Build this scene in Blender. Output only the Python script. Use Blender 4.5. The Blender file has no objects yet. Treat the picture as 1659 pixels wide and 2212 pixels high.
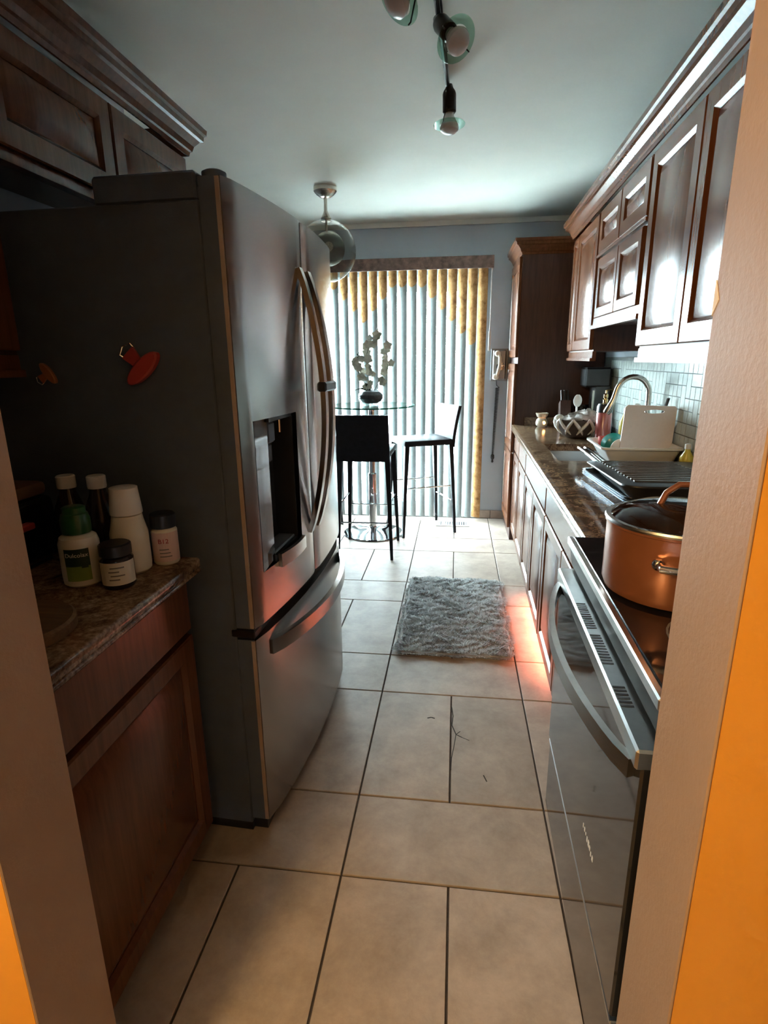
import bpy, bmesh, math, random
from mathutils import Vector, Matrix
random.seed(7)
scn = bpy.context.scene
COL = scn.collection
# ------------------------------------------------------------------ camera
FPX = 1207.28
def cam_matrix(pitch, yaw, roll, loc):
    cy, sy = math.cos(yaw), math.sin(yaw); cp, sp = math.cos(pitch), math.sin(pitch)
    f = Vector((sy*cp, cy*cp, sp)); r = Vector((cy, -sy, 0)); u = r.cross(f)
    cr, sr = math.cos(roll), math.sin(roll)
    r2 = cr*r + sr*u; u2 = -sr*r + cr*u
    m = Matrix((r2, u2, -f)).transposed().to_4x4(); m.translation = loc
    return m
cd = bpy.data.cameras.new('camera'); cam = bpy.data.objects.new('camera', cd); COL.objects.link(cam)
cd.sensor_fit = 'HORIZONTAL'; cd.sensor_width = 36.0; cd.lens = FPX/1659*36.0
cd.clip_start = 0.02; cd.clip_end = 200
cam.matrix_world = cam_matrix(math.radians(-15.255), math.radians(-7.325), math.radians(-0.616), Vector((0, 0, 1.40)))
scn.camera = cam
# ------------------------------------------------------------------ world, lights, exposure
w = bpy.data.worlds.new('overcast_sky'); scn.world = w; w.use_nodes = True
bg = w.node_tree.nodes['Background']; bg.inputs[0].default_value = (0.79, 0.92, 1.0, 1); bg.inputs[1].default_value = 62.0
vs = scn.view_settings
vs.view_transform = 'Standard'; vs.look = 'None'; vs.gamma = 1.0; vs.use_curve_mapping = False
vs.exposure = 1.32
scn.cycles.max_bounces = 7; scn.cycles.transparent_max_bounces = 6
scn.cycles.use_adaptive_sampling = True; scn.cycles.adaptive_threshold = 0.04
def area(name, loc, rot, sx, sy, power, color, portal=False):
    l = bpy.data.lights.new(name, 'AREA'); l.shape = 'RECTANGLE'; l.size = sx; l.size_y = sy
    l.energy = power; l.color = color
    o = bpy.data.objects.new(name, l); COL.objects.link(o); o.location = loc; o.rotation_euler = rot
    if portal: l.cycles.is_portal = True
    return o
area('door_portal', (-0.70, 5.22, 1.06), (math.radians(-90), 0, 0), 1.9, 2.1, 1, (1, 1, 1), portal=True)
# warm ceiling lamp of the room the camera stands in
hl = bpy.data.lights.new('hall_lamp', 'POINT'); hl.energy = 41.0; hl.color = (1.0, 0.63, 0.27); hl.shadow_soft_size = 0.12
ho = bpy.data.objects.new('hall_lamp', hl); COL.objects.link(ho); ho.location = (-0.85, -0.55, 2.0)

# ------------------------------------------------------------------ mesh helpers
DELTA = 0.02
PIV = Vector((0, 2.5, 0))
RUN = Matrix.Translation(PIV) @ Matrix.Rotation(-DELTA, 4, 'Z') @ Matrix.Translation(-PIV)
class MB:
    """collects shapes into one bmesh"""
    def __init__(s): s.bm = bmesh.new(); s.m = Matrix.Identity(4)
    def v(s, p): return s.bm.verts.new(s.m @ Vector(p))
    def faces(s, pts, fs):
        vv = [s.v(p) for p in pts]
        for f in fs:
            try: s.bm.faces.new([vv[i] for i in f])
            except ValueError: pass
        return s
    def box(s, a, b, bev=0, seg=1):
        x0, y0, z0 = [min(i, j) for i, j in zip(a, b)]; x1, y1, z1 = [max(i, j) for i, j in zip(a, b)]
        pts = [(x0,y0,z0),(x1,y0,z0),(x1,y1,z0),(x0,y1,z0),(x0,y0,z1),(x1,y0,z1),(x1,y1,z1),(x0,y1,z1)]
        fs = [(0,3,2,1),(4,5,6,7),(0,1,5,4),(1,2,6,5),(2,3,7,6),(3,0,4,7)]
        if bev <= 0: return s.faces(pts, fs)
        t = bmesh.new(); vv = [t.verts.new(s.m @ Vector(p)) for p in pts]
        for f in fs: t.faces.new([vv[i] for i in f])
        bmesh.ops.bevel(t, geom=t.edges[:], offset=bev, segments=seg, affect='EDGES', profile=0.5)
        me = bpy.data.meshes.new('t'); t.to_mesh(me); t.free(); s.bm.from_mesh(me); bpy.data.meshes.remove(me)
        return s
    def loft(s, loops, cap0=True, cap1=True, closed=True):
        L = [[s.v(p) for p in lp] for lp in loops]; n = len(L[0])
        for a, b in zip(L, L[1:]):
            for i in range(n if closed else n-1):
                j = (i+1) % n
                try: s.bm.faces.new((a[i], a[j], b[j], b[i]))
                except ValueError: pass
        if cap0 and n > 2: s.bm.faces.new(L[0][::-1])
        if cap1 and n > 2: s.bm.faces.new(L[-1])
        return s
    def lathe(s, c, prof, n=24, axis=(0,0,1), sx=1, sy=1, cap0=True, cap1=True):
        ax = Vector(axis).normalized(); q = Vector((0,0,1)).rotation_difference(ax).to_matrix()
        loops = []
        for r, h in prof:
            loops.append([Vector(c) + q @ Vector((r*sx*math.cos(2*math.pi*k/n), r*sy*math.sin(2*math.pi*k/n), h)) for k in range(n)])
        return s.loft(loops, cap0, cap1)
    def tube(s, pts, r, n=8, cap=True, flat=1.0, up=None):
        pts = [Vector(p) for p in pts]; loops = []; R = r if hasattr(r, '__len__') else [r]*len(pts)
        prev = None
        for i, p in enumerate(pts):
            t = (pts[min(i+1, len(pts)-1)] - pts[max(i-1, 0)])
            t = t.normalized() if t.length > 1e-9 else Vector((0,0,1))
            if prev is None:
                a = Vector(up) if up else (Vector((0,0,1)) if abs(t.z) < .9 else Vector((1,0,0)))
                prev = a
            sd = t.cross(prev)
            if sd.length < 1e-6: sd = t.cross(Vector((1,0.3,0.2)))
            sd.normalize(); u = sd.cross(t).normalized(); prev = u
            loops.append([p + sd*(R[i]*flat*math.cos(2*math.pi*k/n)) + u*(R[i]*math.sin(2*math.pi*k/n)) for k in range(n)])
        return s.loft(loops, cap, cap)
    def band(s, pts, wdt, th, up=(0,0,1)):
        """rectangular section swept along pts: wdt along up, th across"""
        pts = [Vector(p) for p in pts]; u = Vector(up); loops = []
        for i, p in enumerate(pts):
            t = (pts[min(i+1, len(pts)-1)] - pts[max(i-1, 0)]).normalized(); sd = t.cross(u).normalized()
            loops.append([p + sd*th/2 + u*wdt/2, p - sd*th/2 + u*wdt/2, p - sd*th/2 - u*wdt/2, p + sd*th/2 - u*wdt/2])
        return s.loft(loops)
    def prism(s, poly, d0, d1, axis='y'):
        def P(a, b, d): return {'y': (a, d, b), 'x': (d, a, b), 'z': (a, b, d)}[axis]
        return s.loft([[P(a, b, d0) for a, b in poly], [P(a, b, d1) for a, b in poly]])
    def sphere(s, c, r, n=20, m=12, sc=(1,1,1)):
        c = Vector(c); loops = []
        for j in range(1, m):
            th = math.pi*j/m
            loops.append([c + Vector((r*sc[0]*math.sin(th)*math.cos(2*math.pi*k/n), r*sc[1]*math.sin(th)*math.sin(2*math.pi*k/n), -r*sc[2]*math.cos(th))) for k in range(n)])
        return s.loft(loops)
BASE = {}
def mesh_of(mb, name, base=Vector((0,0,0)), mat=None, smooth=True, ang=35):
    bmesh.ops.recalc_face_normals(mb.bm, faces=mb.bm.faces[:])
    me = bpy.data.meshes.new(name); mb.bm.to_mesh(me); mb.bm.free()
    if base.length: me.transform(Matrix.Translation(-base))
    if smooth:
        for p in me.polygons: p.use_smooth = True
        me.set_sharp_from_angle(angle=math.radians(ang))
    if mat: me.materials.append(mat)
    return me
def place(o, base, run, rz=0):
    base = Vector(base); BASE[o.name] = base
    if run: o.location = RUN @ base; o.rotation_euler = (0, 0, -DELTA + rz)
    else: o.location = base; o.rotation_euler = (0, 0, rz)
def tag(o, label, cat, group=None):
    o['label'] = label; o['category'] = cat
    if group: o['group'] = group
    return o
def thing(name, label, cat, base=(0,0,0), group=None, run=False, rz=0):
    o = bpy.data.objects.new(name, None); o.empty_display_size = 0.05; COL.objects.link(o)
    place(o, base, run, rz); return tag(o, label, cat, group)
def part(name, mb, mat, parent, smooth=True, ang=35, label=None, stuff=False):
    b = BASE[parent.name]
    me = mb if isinstance(mb, bpy.types.Mesh) else mesh_of(mb, name, b, mat, smooth, ang)
    o = bpy.data.objects.new(name, me); COL.objects.link(o); o.parent = parent; BASE[o.name] = b
    if label: o['label'] = label
    if stuff: o['kind'] = 'stuff'
    return o
def solo(name, mb, mat, label, cat, base=(0,0,0), group=None, run=False, smooth=True, ang=35):
    me = mesh_of(mb, name, Vector(base), mat, smooth, ang)
    o = bpy.data.objects.new(name, me); COL.objects.link(o); place(o, base, run); return tag(o, label, cat, group)
def struct(name, mb, mat, run=False, smooth=False):
    me = mesh_of(mb, name, Vector((0,0,0)), mat, smooth)
    o = bpy.data.objects.new(name, me); COL.objects.link(o); place(o, (0,0,0), run); o['kind'] = 'structure'; return o
def dup(root, loc, rz, label):
    r = root.copy(); COL.objects.link(r); r.location = loc; r.rotation_euler = (0,0,rz); r['label'] = label
    def rec(a, b):
        for ch in [c for c in bpy.data.objects if c.parent == a]:
            c = ch.copy(); COL.objects.link(c); c.parent = b; rec(ch, c)
    rec(root, r); return r
def text_mesh(txt, size, ext=0.0004):
    cu = bpy.data.curves.new('lettering', 'FONT'); cu.body = txt; cu.size = size; cu.extrude = ext
    cu.align_x = 'CENTER'; cu.align_y = 'CENTER'
    o = bpy.data.objects.new('lettering', cu); COL.objects.link(o)
    me = bpy.data.meshes.new_from_object(o.evaluated_get(bpy.context.evaluated_depsgraph_get()))
    bpy.data.objects.remove(o); return me
# ------------------------------------------------------------------ materials
def new_mat(name):
    m = bpy.data.materials.new(name); m.use_nodes = True; nt = m.node_tree
    return m, nt, nt.nodes['Principled BSDF']
def noise(nt, scale, vec=(1,1,1), detail=4, rough=0.6, obj=True):
    tc = nt.nodes.new('ShaderNodeTexCoord'); mp = nt.nodes.new('ShaderNodeMapping'); mp.inputs['Scale'].default_value = vec
    nt.links.new(tc.outputs['Object'], mp.inputs['Vector'])
    n = nt.nodes.new('ShaderNodeTexNoise'); n.inputs['Scale'].default_value = scale
    n.inputs['Detail'].default_value = detail; n.inputs['Roughness'].default_value = rough
    nt.links.new(mp.outputs['Vector'], n.inputs['Vector']); return n, mp
def ramp(nt, fac, stops):
    r = nt.nodes.new('ShaderNodeValToRGB'); nt.links.new(fac, r.inputs['Fac'])
    e = r.color_ramp.elements
    while len(e) < len(stops): e.new(0.5)
    for k, (p, c) in enumerate(stops): e[k].position = p; e[k].color = (*c, 1)
    return r
def bump(nt, b, h, strength, dist=0.002):
    bp = nt.nodes.new('ShaderNodeBump'); bp.inputs['Strength'].default_value = strength; bp.inputs['Distance'].default_value = dist
    nt.links.new(h, bp.inputs['Height']); nt.links.new(bp.outputs['Normal'], b.inputs['Normal'])
def paint(name, col, rough=0.5, metal=0.0, var=0.12, scale=12, coat=0, bmp=0.0, bscale=None, spec=None, stretch=(1,1,1)):
    m, nt, b = new_mat(name)
    n, mp = noise(nt, scale, stretch)
    lo = tuple(c*(1-var) for c in col); hi = tuple(min(1, c*(1+var)) for c in col)
    r = ramp(nt, n.outputs['Fac'], [(0.3, lo), (0.7, hi)])
    nt.links.new(r.outputs['Color'], b.inputs['Base Color'])
    b.inputs['Roughness'].default_value = rough; b.inputs['Metallic'].default_value = metal
    if coat: b.inputs['Coat Weight'].default_value = coat; b.inputs['Coat Roughness'].default_value = 0.15
    if spec is not None: b.inputs['Specular IOR Level'].default_value = spec
    if bmp:
        n2, _ = noise(nt, bscale or scale*8, stretch, 3); bump(nt, b, n2.outputs['Fac'], bmp)
    return m
def glassy(name, tint, refl=1.0, ior=1.45, rough=0.0, extra_tint=None):
    """thin glass: tinted straight transmission plus Fresnel reflection"""
    m = bpy.data.materials.new(name); m.use_nodes = True; nt = m.node_tree; nt.nodes.clear()
    out = nt.nodes.new('ShaderNodeOutputMaterial'); mx = nt.nodes.new('ShaderNodeMixShader')
    tr = nt.nodes.new('ShaderNodeBsdfTransparent'); gl = nt.nodes.new('ShaderNodeBsdfGlossy')
    tr.inputs['Color'].default_value = (*tint, 1); gl.inputs['Roughness'].default_value = rough
    gl.inputs['Color'].default_value = (refl, refl, refl, 1)
    lw = nt.nodes.new('ShaderNodeLayerWeight'); lw.inputs['Blend'].default_value = 0.5
    pw = nt.nodes.new('ShaderNodeMath'); pw.operation = 'POWER'; pw.inputs[1].default_value = 4.5
    fr = nt.nodes.new('ShaderNodeMath'); fr.operation = 'MULTIPLY_ADD'; fr.inputs[1].default_value = 0.75; fr.inputs[2].default_value = ((ior-1)/(ior+1))**2
    nt.links.new(lw.outputs['Facing'], pw.inputs[0]); nt.links.new(pw.outputs[0], fr.inputs[0])
    if extra_tint:
        n = nt.nodes.new('ShaderNodeTexNoise'); n.inputs['Scale'].default_value = 60
        r = nt.nodes.new('ShaderNodeValToRGB'); r.color_ramp.elements[0].color = (*tint, 1); r.color_ramp.elements[1].color = (*extra_tint, 1)
        r.color_ramp.elements[0].position = 0.42; r.color_ramp.elements[1].position = 0.62
        nt.links.new(n.outputs['Fac'], r.inputs['Fac']); nt.links.new(r.outputs['Color'], tr.inputs['Color'])
    nt.links.new(fr.outputs[0], mx.inputs[0]); nt.links.new(tr.outputs[0], mx.inputs[1]); nt.links.new(gl.outputs[0], mx.inputs[2])
    nt.links.new(mx.outputs[0], out.inputs[0]); return m
def wood(name, lo, hi, rough=0.32, coat=0.35, grain=(22,22,1.6)):
    m, nt, b = new_mat(name)
    n, mp = noise(nt, 3.0, grain, 6, 0.65)
    r = ramp(nt, n.outputs['Fac'], [(0.28, lo), (0.72, hi)])
    nt.links.new(r.outputs['Color'], b.inputs['Base Color'])
    b.inputs['Roughness'].default_value = rough; b.inputs['Coat Weight'].default_value = coat; b.inputs['Coat Roughness'].default_value = 0.22
    b.inputs['Specular IOR Level'].default_value = 0.30; bump(nt, b, n.outputs['Fac'], 0.025, 0.001); return m
def granite(name):
    m, nt, b = new_mat(name)
    n, mp = noise(nt, 9, (1,1,1), 8, 0.72); n.inputs['Distortion'].default_value = 1.4
    r = ramp(nt, n.outputs['Fac'], [(0.30, (0.035,0.020,0.014)), (0.45, (0.15,0.088,0.052)), (0.58, (0.33,0.22,0.135)), (0.72, (0.09,0.058,0.042))])
    n2, _ = noise(nt, 110, (1,1,1), 2); r2 = ramp(nt, n2.outputs['Fac'], [(0.35, (0.35,0.3,0.28)), (0.65, (1,1,1))])
    mx = nt.nodes.new('ShaderNodeMixRGB'); mx.blend_type = 'MULTIPLY'; mx.inputs[0].default_value = 0.8
    nt.links.new(r.outputs['Color'], mx.inputs[1]); nt.links.new(r2.outputs['Color'], mx.inputs[2])
    nt.links.new(mx.outputs[0], b.inputs['Base Color']); b.inputs['Roughness'].default_value = 0.12
    bump(nt, b, n2.outputs['Fac'], 0.03, 0.001); return m
def tile_mat(name, lo, hi, rough, scale=5):
    m, nt, b = new_mat(name)
    oi = nt.nodes.new('ShaderNodeObjectInfo'); tc = nt.nodes.new('ShaderNodeTexCoord')
    ad = nt.nodes.new('ShaderNodeVectorMath'); ad.operation = 'MULTIPLY_ADD'
    cm = nt.nodes.new('ShaderNodeCombineXYZ')
    for k in range(3): nt.links.new(oi.outputs['Random'], cm.inputs[k])
    ad.inputs[1].default_value = (37, 91, 53)
    nt.links.new(cm.outputs[0], ad.inputs[0]); nt.links.new(tc.outputs['Object'], ad.inputs[2])
    n = nt.nodes.new('ShaderNodeTexNoise'); n.inputs['Scale'].default_value = scale; n.inputs['Detail'].default_value = 8; n.inputs['Roughness'].default_value = 0.74; n.inputs['Distortion'].default_value = 0.15
    nt.links.new(ad.outputs[0], n.inputs['Vector'])
    r = ramp(nt, n.outputs['Fac'], [(0.28, lo), (0.72, hi)])
    hs = nt.nodes.new('ShaderNodeHueSaturation')
    mr = nt.nodes.new('ShaderNodeMapRange'); mr.inputs['To Min'].default_value = 0.90; mr.inputs['To Max'].default_value = 1.08
    nt.links.new(oi.outputs['Random'], mr.inputs['Value']); nt.links.new(mr.outputs[0], hs.inputs['Value'])
    nt.links.new(r.outputs['Color'], hs.inputs['Color']); nt.links.new(hs.outputs[0], b.inputs['Base Color'])
    b.inputs['Roughness'].default_value = rough; b.inputs['Specular IOR Level'].default_value = 0.16
    bump(nt, b, n.outputs['Fac'], 0.08, 0.002); return m
def steel(name, col, rough, aniso=0.0, rot=0.0):
    m, nt, b = new_mat(name)
    n, mp = noise(nt, 6, (6,6,220), 3)
    r = ramp(nt, n.outputs['Fac'], [(0.3, tuple(c*0.93 for c in col)), (0.7, tuple(min(1,c*1.05) for c in col))])
    nt.links.new(r.outputs['Color'], b.inputs['Base Color'])
    b.inputs['Metallic'].default_value = 1.0; b.inputs['Roughness'].default_value = rough
    if aniso:
        b.inputs['Anisotropic'].default_value = aniso; b.inputs['Anisotropic Rotation'].default_value = rot
        t = nt.nodes.new('ShaderNodeTangent'); t.direction_type = 'RADIAL'; t.axis = 'Z'
        nt.links.new(t.outputs[0], b.inputs['Tangent'])
    return m
def vane_mat(name, stops, scale, trans):
    m = bpy.data.materials.new(name); m.use_nodes = True; nt = m.node_tree; nt.nodes.clear()
    out = nt.nodes.new('ShaderNodeOutputMaterial'); mx = nt.nodes.new('ShaderNodeMixShader')
    df = nt.nodes.new('ShaderNodeBsdfDiffuse'); tl = nt.nodes.new('ShaderNodeBsdfTranslucent')
    n, mp = noise(nt, scale, (1,1,1), 6, 0.7); r = ramp(nt, n.outputs['Fac'], stops)
    nt.links.new(r.outputs['Color'], df.inputs['Color']); nt.links.new(r.outputs['Color'], tl.inputs['Color'])
    mx.inputs[0].default_value = trans
    nt.links.new(df.outputs[0], mx.inputs[1]); nt.links.new(tl.outputs[0], mx.inputs[2]); nt.links.new(mx.outputs[0], out.inputs[0]); return m
def emit(name, col, strength):
    m, nt, b = new_mat(name); b.inputs['Base Color'].default_value = (*col, 1)
    b.inputs['Emission Color'].default_value = (*col, 1); b.inputs['Emission Strength'].default_value = strength; return m
M = dict(
    ceiling=paint('ceiling_paint', (0.76,0.78,0.72), 0.75, var=0.03, scale=3, bmp=0.15, bscale=160),
    wall=paint('grey_wall_paint', (0.46,0.515,0.575), 0.6, var=0.04, scale=4, bmp=0.12, bscale=120),
    orange=paint('orange_wall_paint', (0.74,0.33,0.03), 0.65, var=0.05, scale=4, bmp=0.15, bscale=140),
    hall=paint('brown_hall_paint', (0.16,0.12,0.09), 0.7, var=0.05, scale=4),
    jamb=paint('tan_jamb_paint', (0.36,0.245,0.165), 0.6, var=0.05, scale=6, bmp=0.3, bscale=130),
    plaster=paint('chipped_plaster', (0.8,0.78,0.74), 0.8, var=0.1, scale=60),
    floor=paint('dark_grout', (0.055,0.042,0.035), 0.9, var=0.3, scale=60),
    tile=tile_mat('beige_floor_tile', (0.30,0.24,0.20), (0.51,0.425,0.36), 0.45, 6),
    mosaic=tile_mat('glass_mosaic_tile', (0.33,0.38,0.36), (0.50,0.55,0.52), 0.22, 30),
    mgrout=paint('mosaic_grout', (0.11,0.12,0.115), 0.85, var=0.15, scale=60),
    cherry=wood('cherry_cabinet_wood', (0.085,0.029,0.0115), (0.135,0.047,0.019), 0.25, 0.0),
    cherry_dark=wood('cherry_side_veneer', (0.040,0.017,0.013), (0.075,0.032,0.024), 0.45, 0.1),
    inside=paint('dark_toe_board', (0.03,0.018,0.013), 0.7),
    granite=granite('brown_granite'),
    fr_side=paint('textured_fridge_side', (0.085,0.105,0.14), 0.5, var=0.08, scale=20, bmp=0.25, bscale=300),
    fr_steel=steel('brushed_stainless', (0.36,0.335,0.32), 0.22, 0.85, 0.25),
    chrome=steel('polished_chrome', (0.82,0.84,0.86), 0.06),
    nickel=steel('brushed_nickel', (0.55,0.50,0.44), 0.24),
    range_steel=steel('range_stainless', (0.60,0.61,0.60), 0.28),
    sink=steel('sink_steel', (0.32,0.33,0.34), 0.35),
    blackgl=paint('black_gloss_panel', (0.008,0.008,0.010), 0.06, var=0.1, coat=0.3),
    ovengl=paint('black_oven_glass', (0.012,0.012,0.013), 0.05, var=0.1, coat=0.2),
    black=paint('black_plastic', (0.014,0.014,0.016), 0.38, var=0.15),
    ridge=paint('grey_grill_ridge', (0.05,0.05,0.052), 0.22, var=0.2),  # ridges a lighter, glossier grey than the pan body
    blackmet=paint('bronze_black_metal', (0.022,0.016,0.014), 0.35, 0.4),
    leather=paint('black_leather', (0.016,0.018,0.022), 0.50, var=0.2, scale=30, spec=0.12, bmp=0.2, bscale=260),
    edge_highlight=paint('tan_edge_highlight', (0.38,0.285,0.21), 0.5, var=0.1),  # highlight along the fridge door edge, put into the base colour
    white=paint('white_plastic', (0.74,0.74,0.72), 0.35, var=0.04),
    cream=paint('cream_plastic', (0.78,0.74,0.64), 0.3, var=0.04),
    bulb=paint('frosted_bulb_glass', (0.62,0.58,0.57), 0.25, var=0.05, coat=0.5),
    frame=paint('white_door_frame', (0.75,0.76,0.75), 0.4, var=0.04),
    pane=glassy('clear_pane_glass', (0.93,0.97,0.96)),
    tableglass=glassy('green_table_glass', (0.80,0.93,0.88), 1.0, 1.5),
    glassedge=paint('green_glass_edge', (0.012,0.15,0.10), 0.3, var=0.2, spec=0.2),
    ring=glassy('green_ring_glass', (0.64,0.80,0.73), 1.0, 1.5),
    globe=glassy('smoked_globe_glass', (0.74,0.74,0.70), 0.9, 1.35),
    inner=glassy('crackle_globe_glass', (0.55,0.54,0.49), 0.9, 1.6, 0.12, (0.80,0.78,0.70)),
    lidglass=glassy('pot_lid_glass', (0.35,0.36,0.33), 0.9, 1.5, 0.03),
    vaseglass=glassy('vase_glass', (0.85,0.9,0.9), 1.0, 1.45),
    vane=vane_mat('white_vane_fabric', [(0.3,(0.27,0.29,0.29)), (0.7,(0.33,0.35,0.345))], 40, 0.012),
    gold=vane_mat('gold_marbled_fabric', [(0.30,(0.20,0.095,0.04)), (0.5,(0.42,0.225,0.095)), (0.72,(0.54,0.34,0.17))], 22, 0.03),
    valance=paint('brown_marbled_valance', (0.15,0.085,0.065), 0.6, var=0.6, scale=26),
    rugbase=paint('rug_backing', (0.35,0.35,0.345), 0.95),
    pile=vane_mat('grey_shag_pile', [(0.3,(0.46,0.47,0.47)), (0.7,(0.66,0.67,0.67))], 45, 0.45),
    ground=paint('patio_concrete', (0.55,0.55,0.54), 0.8, scale=3),
    copper=paint('copper_pot_enamel', (0.36,0.135,0.062), 0.28, 0.5, var=0.12, scale=9, coat=0.4),
    petal=vane_mat('white_petal', [(0.3,(0.50,0.48,0.38)), (0.7,(0.66,0.66,0.60))], 60, 0.06),
    bud=paint('dark_bud', (0.02,0.03,0.02), 0.5),
    stem=paint('dark_stem', (0.03,0.05,0.03), 0.5),
    soil=paint('dark_vase_fill', (0.045,0.03,0.04), 0.6, var=0.4, scale=50),
    zlight=paint('zebra_pale_stripe', (0.62,0.60,0.56), 0.3, var=0.1),
    zdark=paint('zebra_dark_ground', (0.05,0.035,0.03), 0.35, var=0.3),
    redplastic=paint('red_plastic', (0.42,0.045,0.035), 0.4),
    orangeplastic=paint('orange_plastic', (0.40,0.13,0.03), 0.45),
    pink=paint('pink_soap_bottle', (0.42,0.13,0.13), 0.25, coat=0.4),
    teal=paint('teal_bowl', (0.02,0.24,0.21), 0.25),
    coral=paint('coral_plastic', (0.62,0.13,0.12), 0.35),
    brass=paint('brass', (0.60,0.42,0.20), 0.22, 1.0),
    board=paint('white_cutting_board', (0.70,0.64,0.63), 0.45, var=0.03, scale=60),
    yellow=paint('yellow_bottle', (0.55,0.46,0.07), 0.25),
    navy=paint('dark_blue_plastic', (0.02,0.03,0.055), 0.35),
    greencap=paint('green_cap', (0.015,0.10,0.03), 0.3, coat=0.4),
    darkgreen=paint('dark_green_print', (0.008,0.035,0.014), 0.45),
    lime=paint('lime_print', (0.20,0.30,0.05), 0.45),
    bottlewhite=paint('white_bottle_plastic', (0.74,0.70,0.60), 0.35, var=0.04),
    pinklabel=paint('pale_pink_label', (0.66,0.48,0.44), 0.5, var=0.05),
    redprint=paint('red_print', (0.35,0.02,0.03), 0.5),
    whiteprint=paint('white_print', (0.8,0.8,0.76), 0.5, var=0.02),
    greyprint=paint('grey_print', (0.16,0.15,0.14), 0.5),
    amber=paint('dark_bottle', (0.018,0.012,0.012), 0.15, coat=0.3),
    oak=wood('round_board_wood', (0.10,0.05,0.02), (0.20,0.11,0.05), 0.5, 0.05, (3,30,30)),
    boxwood=paint('brown_appliance_top', (0.20,0.12,0.075), 0.4),
    glow=emit('candle_glow', (1.0,0.42,0.12), 6.0),
    redglow=emit('red_heater_glow', (1.0,0.24,0.14), 26.0),
    foil=steel('baking_tray_metal', (0.58,0.63,0.68), 0.25),
    cord=paint('black_cord', (0.02,0.022,0.026), 0.4),
    crack=paint('tile_crack', (0.03,0.024,0.02), 0.9),
)
# ------------------------------------------------------------------ the setting
YW, ZC = 4.97, 2.47
FX0, FX1 = -2.0, 1.25
fl = struct('floor', MB().box((FX0-0.1, -1.8, -0.12), (FX1+0.15, 5.05, -0.006)), M['floor'])
ROWS = [0.30, 0.62, 1.224, 1.528, 2.134, 2.45, 3.08, 3.385, 4.01, 4.34, 4.955]
g = 0.0030
meshes = {}
def floor_tile(x0, x1, y0, y1):
    key = (round(x1-x0, 3), round(y1-y0, 3))
    if key not in meshes:
        hx, hy = key[0]/2-g, key[1]/2-g
        meshes[key] = mesh_of(MB().loft([[(-hx,-hy,-0.010),(hx,-hy,-0.010),(hx,hy,-0.010),(-hx,hy,-0.010)],
            [(-hx,-hy,-0.0015),(hx,-hy,-0.0015),(hx,hy,-0.0015),(-hx,hy,-0.0015)],
            [(-hx+.0015,-hy+.0015,0),(hx-.0015,-hy+.0015,0),(hx-.0015,hy-.0015,0),(-hx+.0015,hy-.0015,0)]]), 'floor_tile', mat=M['tile'], smooth=False)
    o = bpy.data.objects.new('floor_tile', meshes[key]); COL.objects.link(o); o.parent = fl; o.location = ((x0+x1)/2, (y0+y1)/2, 0); return o
XC = [-2.09, -1.49, -0.89, -0.29, 0.31, 0.91]
for k in range(len(ROWS)-1):
    y0, y1 = ROWS[k], ROWS[k+1]
    for x0, x1 in zip(XC, XC[1:]):
        x0c = max(x0, FX0)
        if y1-y0 > 0.5:
            xm = (x0+x1)/2
            floor_tile(x0c, xm, y0, y1) if xm > FX0 else None; floor_tile(xm, x1, y0, y1)
        else: floor_tile(x0c, x1, y0, y1)
# cracked spots in the tile near the rug
cr = MB()
def crack(pts, wd):
    p = [Vector((a, b, 0.0004)) for a, b in pts]
    for a, b in zip(p, p[1:]):
        t = (b-a).normalized(); s = Vector((-t.y, t.x, 0))*wd/2
        cr.loft([[a+s, a-s, a-s-Vector((0,0,.003)), a+s-Vector((0,0,.003))], [b+s, b-s, b-s-Vector((0,0,.003)), b+s-Vector((0,0,.003))]])
crack([(0.012,2.05),(0.018,1.99),(0.014,1.93),(0.03,1.875),(0.052,1.86)], .004)
crack([(0.03,1.875),(0.022,1.80),(0.014,1.74),(0.012,1.68)], .003)
crack([(0.052,1.86),(0.080,1.845)], .0025); crack([(0.03,1.875),(0.046,1.895)], .003)
crack([(-0.085,1.965),(-0.07,1.972),(-0.055,1.966)], .006); crack([(0.125,1.665),(0.135,1.635)], .004)
part('crack', cr, M['crack'], fl, smooth=False)
# hall floor in front of the doorway
struct('trim_1', MB().box((-0.60, -1.8, -0.008), (0.30, 0.298, -0.001)), M['jamb'])
struct('ceiling', MB().box((FX0-0.1, -1.8, ZC), (FX1+0.15, 5.07, ZC+0.1)), M['ceiling'])
struct('trim_2', MB().prism([(YW-0.001, ZC-0.035), (YW-0.012, ZC-0.035), (YW-0.03, ZC-0.001), (YW-0.001, ZC-0.001)], FX0, 0.98, 'x'), M['ceiling'])
wr = struct('wall_right', MB().box((1.03, 0.66, 0), (1.15, 5.05, ZC)), M['wall'], run=True)
struct('wall_left', MB().box((-2.1, 2.46, 0), (-2.0, 5.05, ZC)).box((-2.0, 2.36, 0), (-1.36, 2.46, ZC)).box((-1.48, 0.655, 0), (-1.36, 2.36, ZC)), M['wall'])
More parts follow.
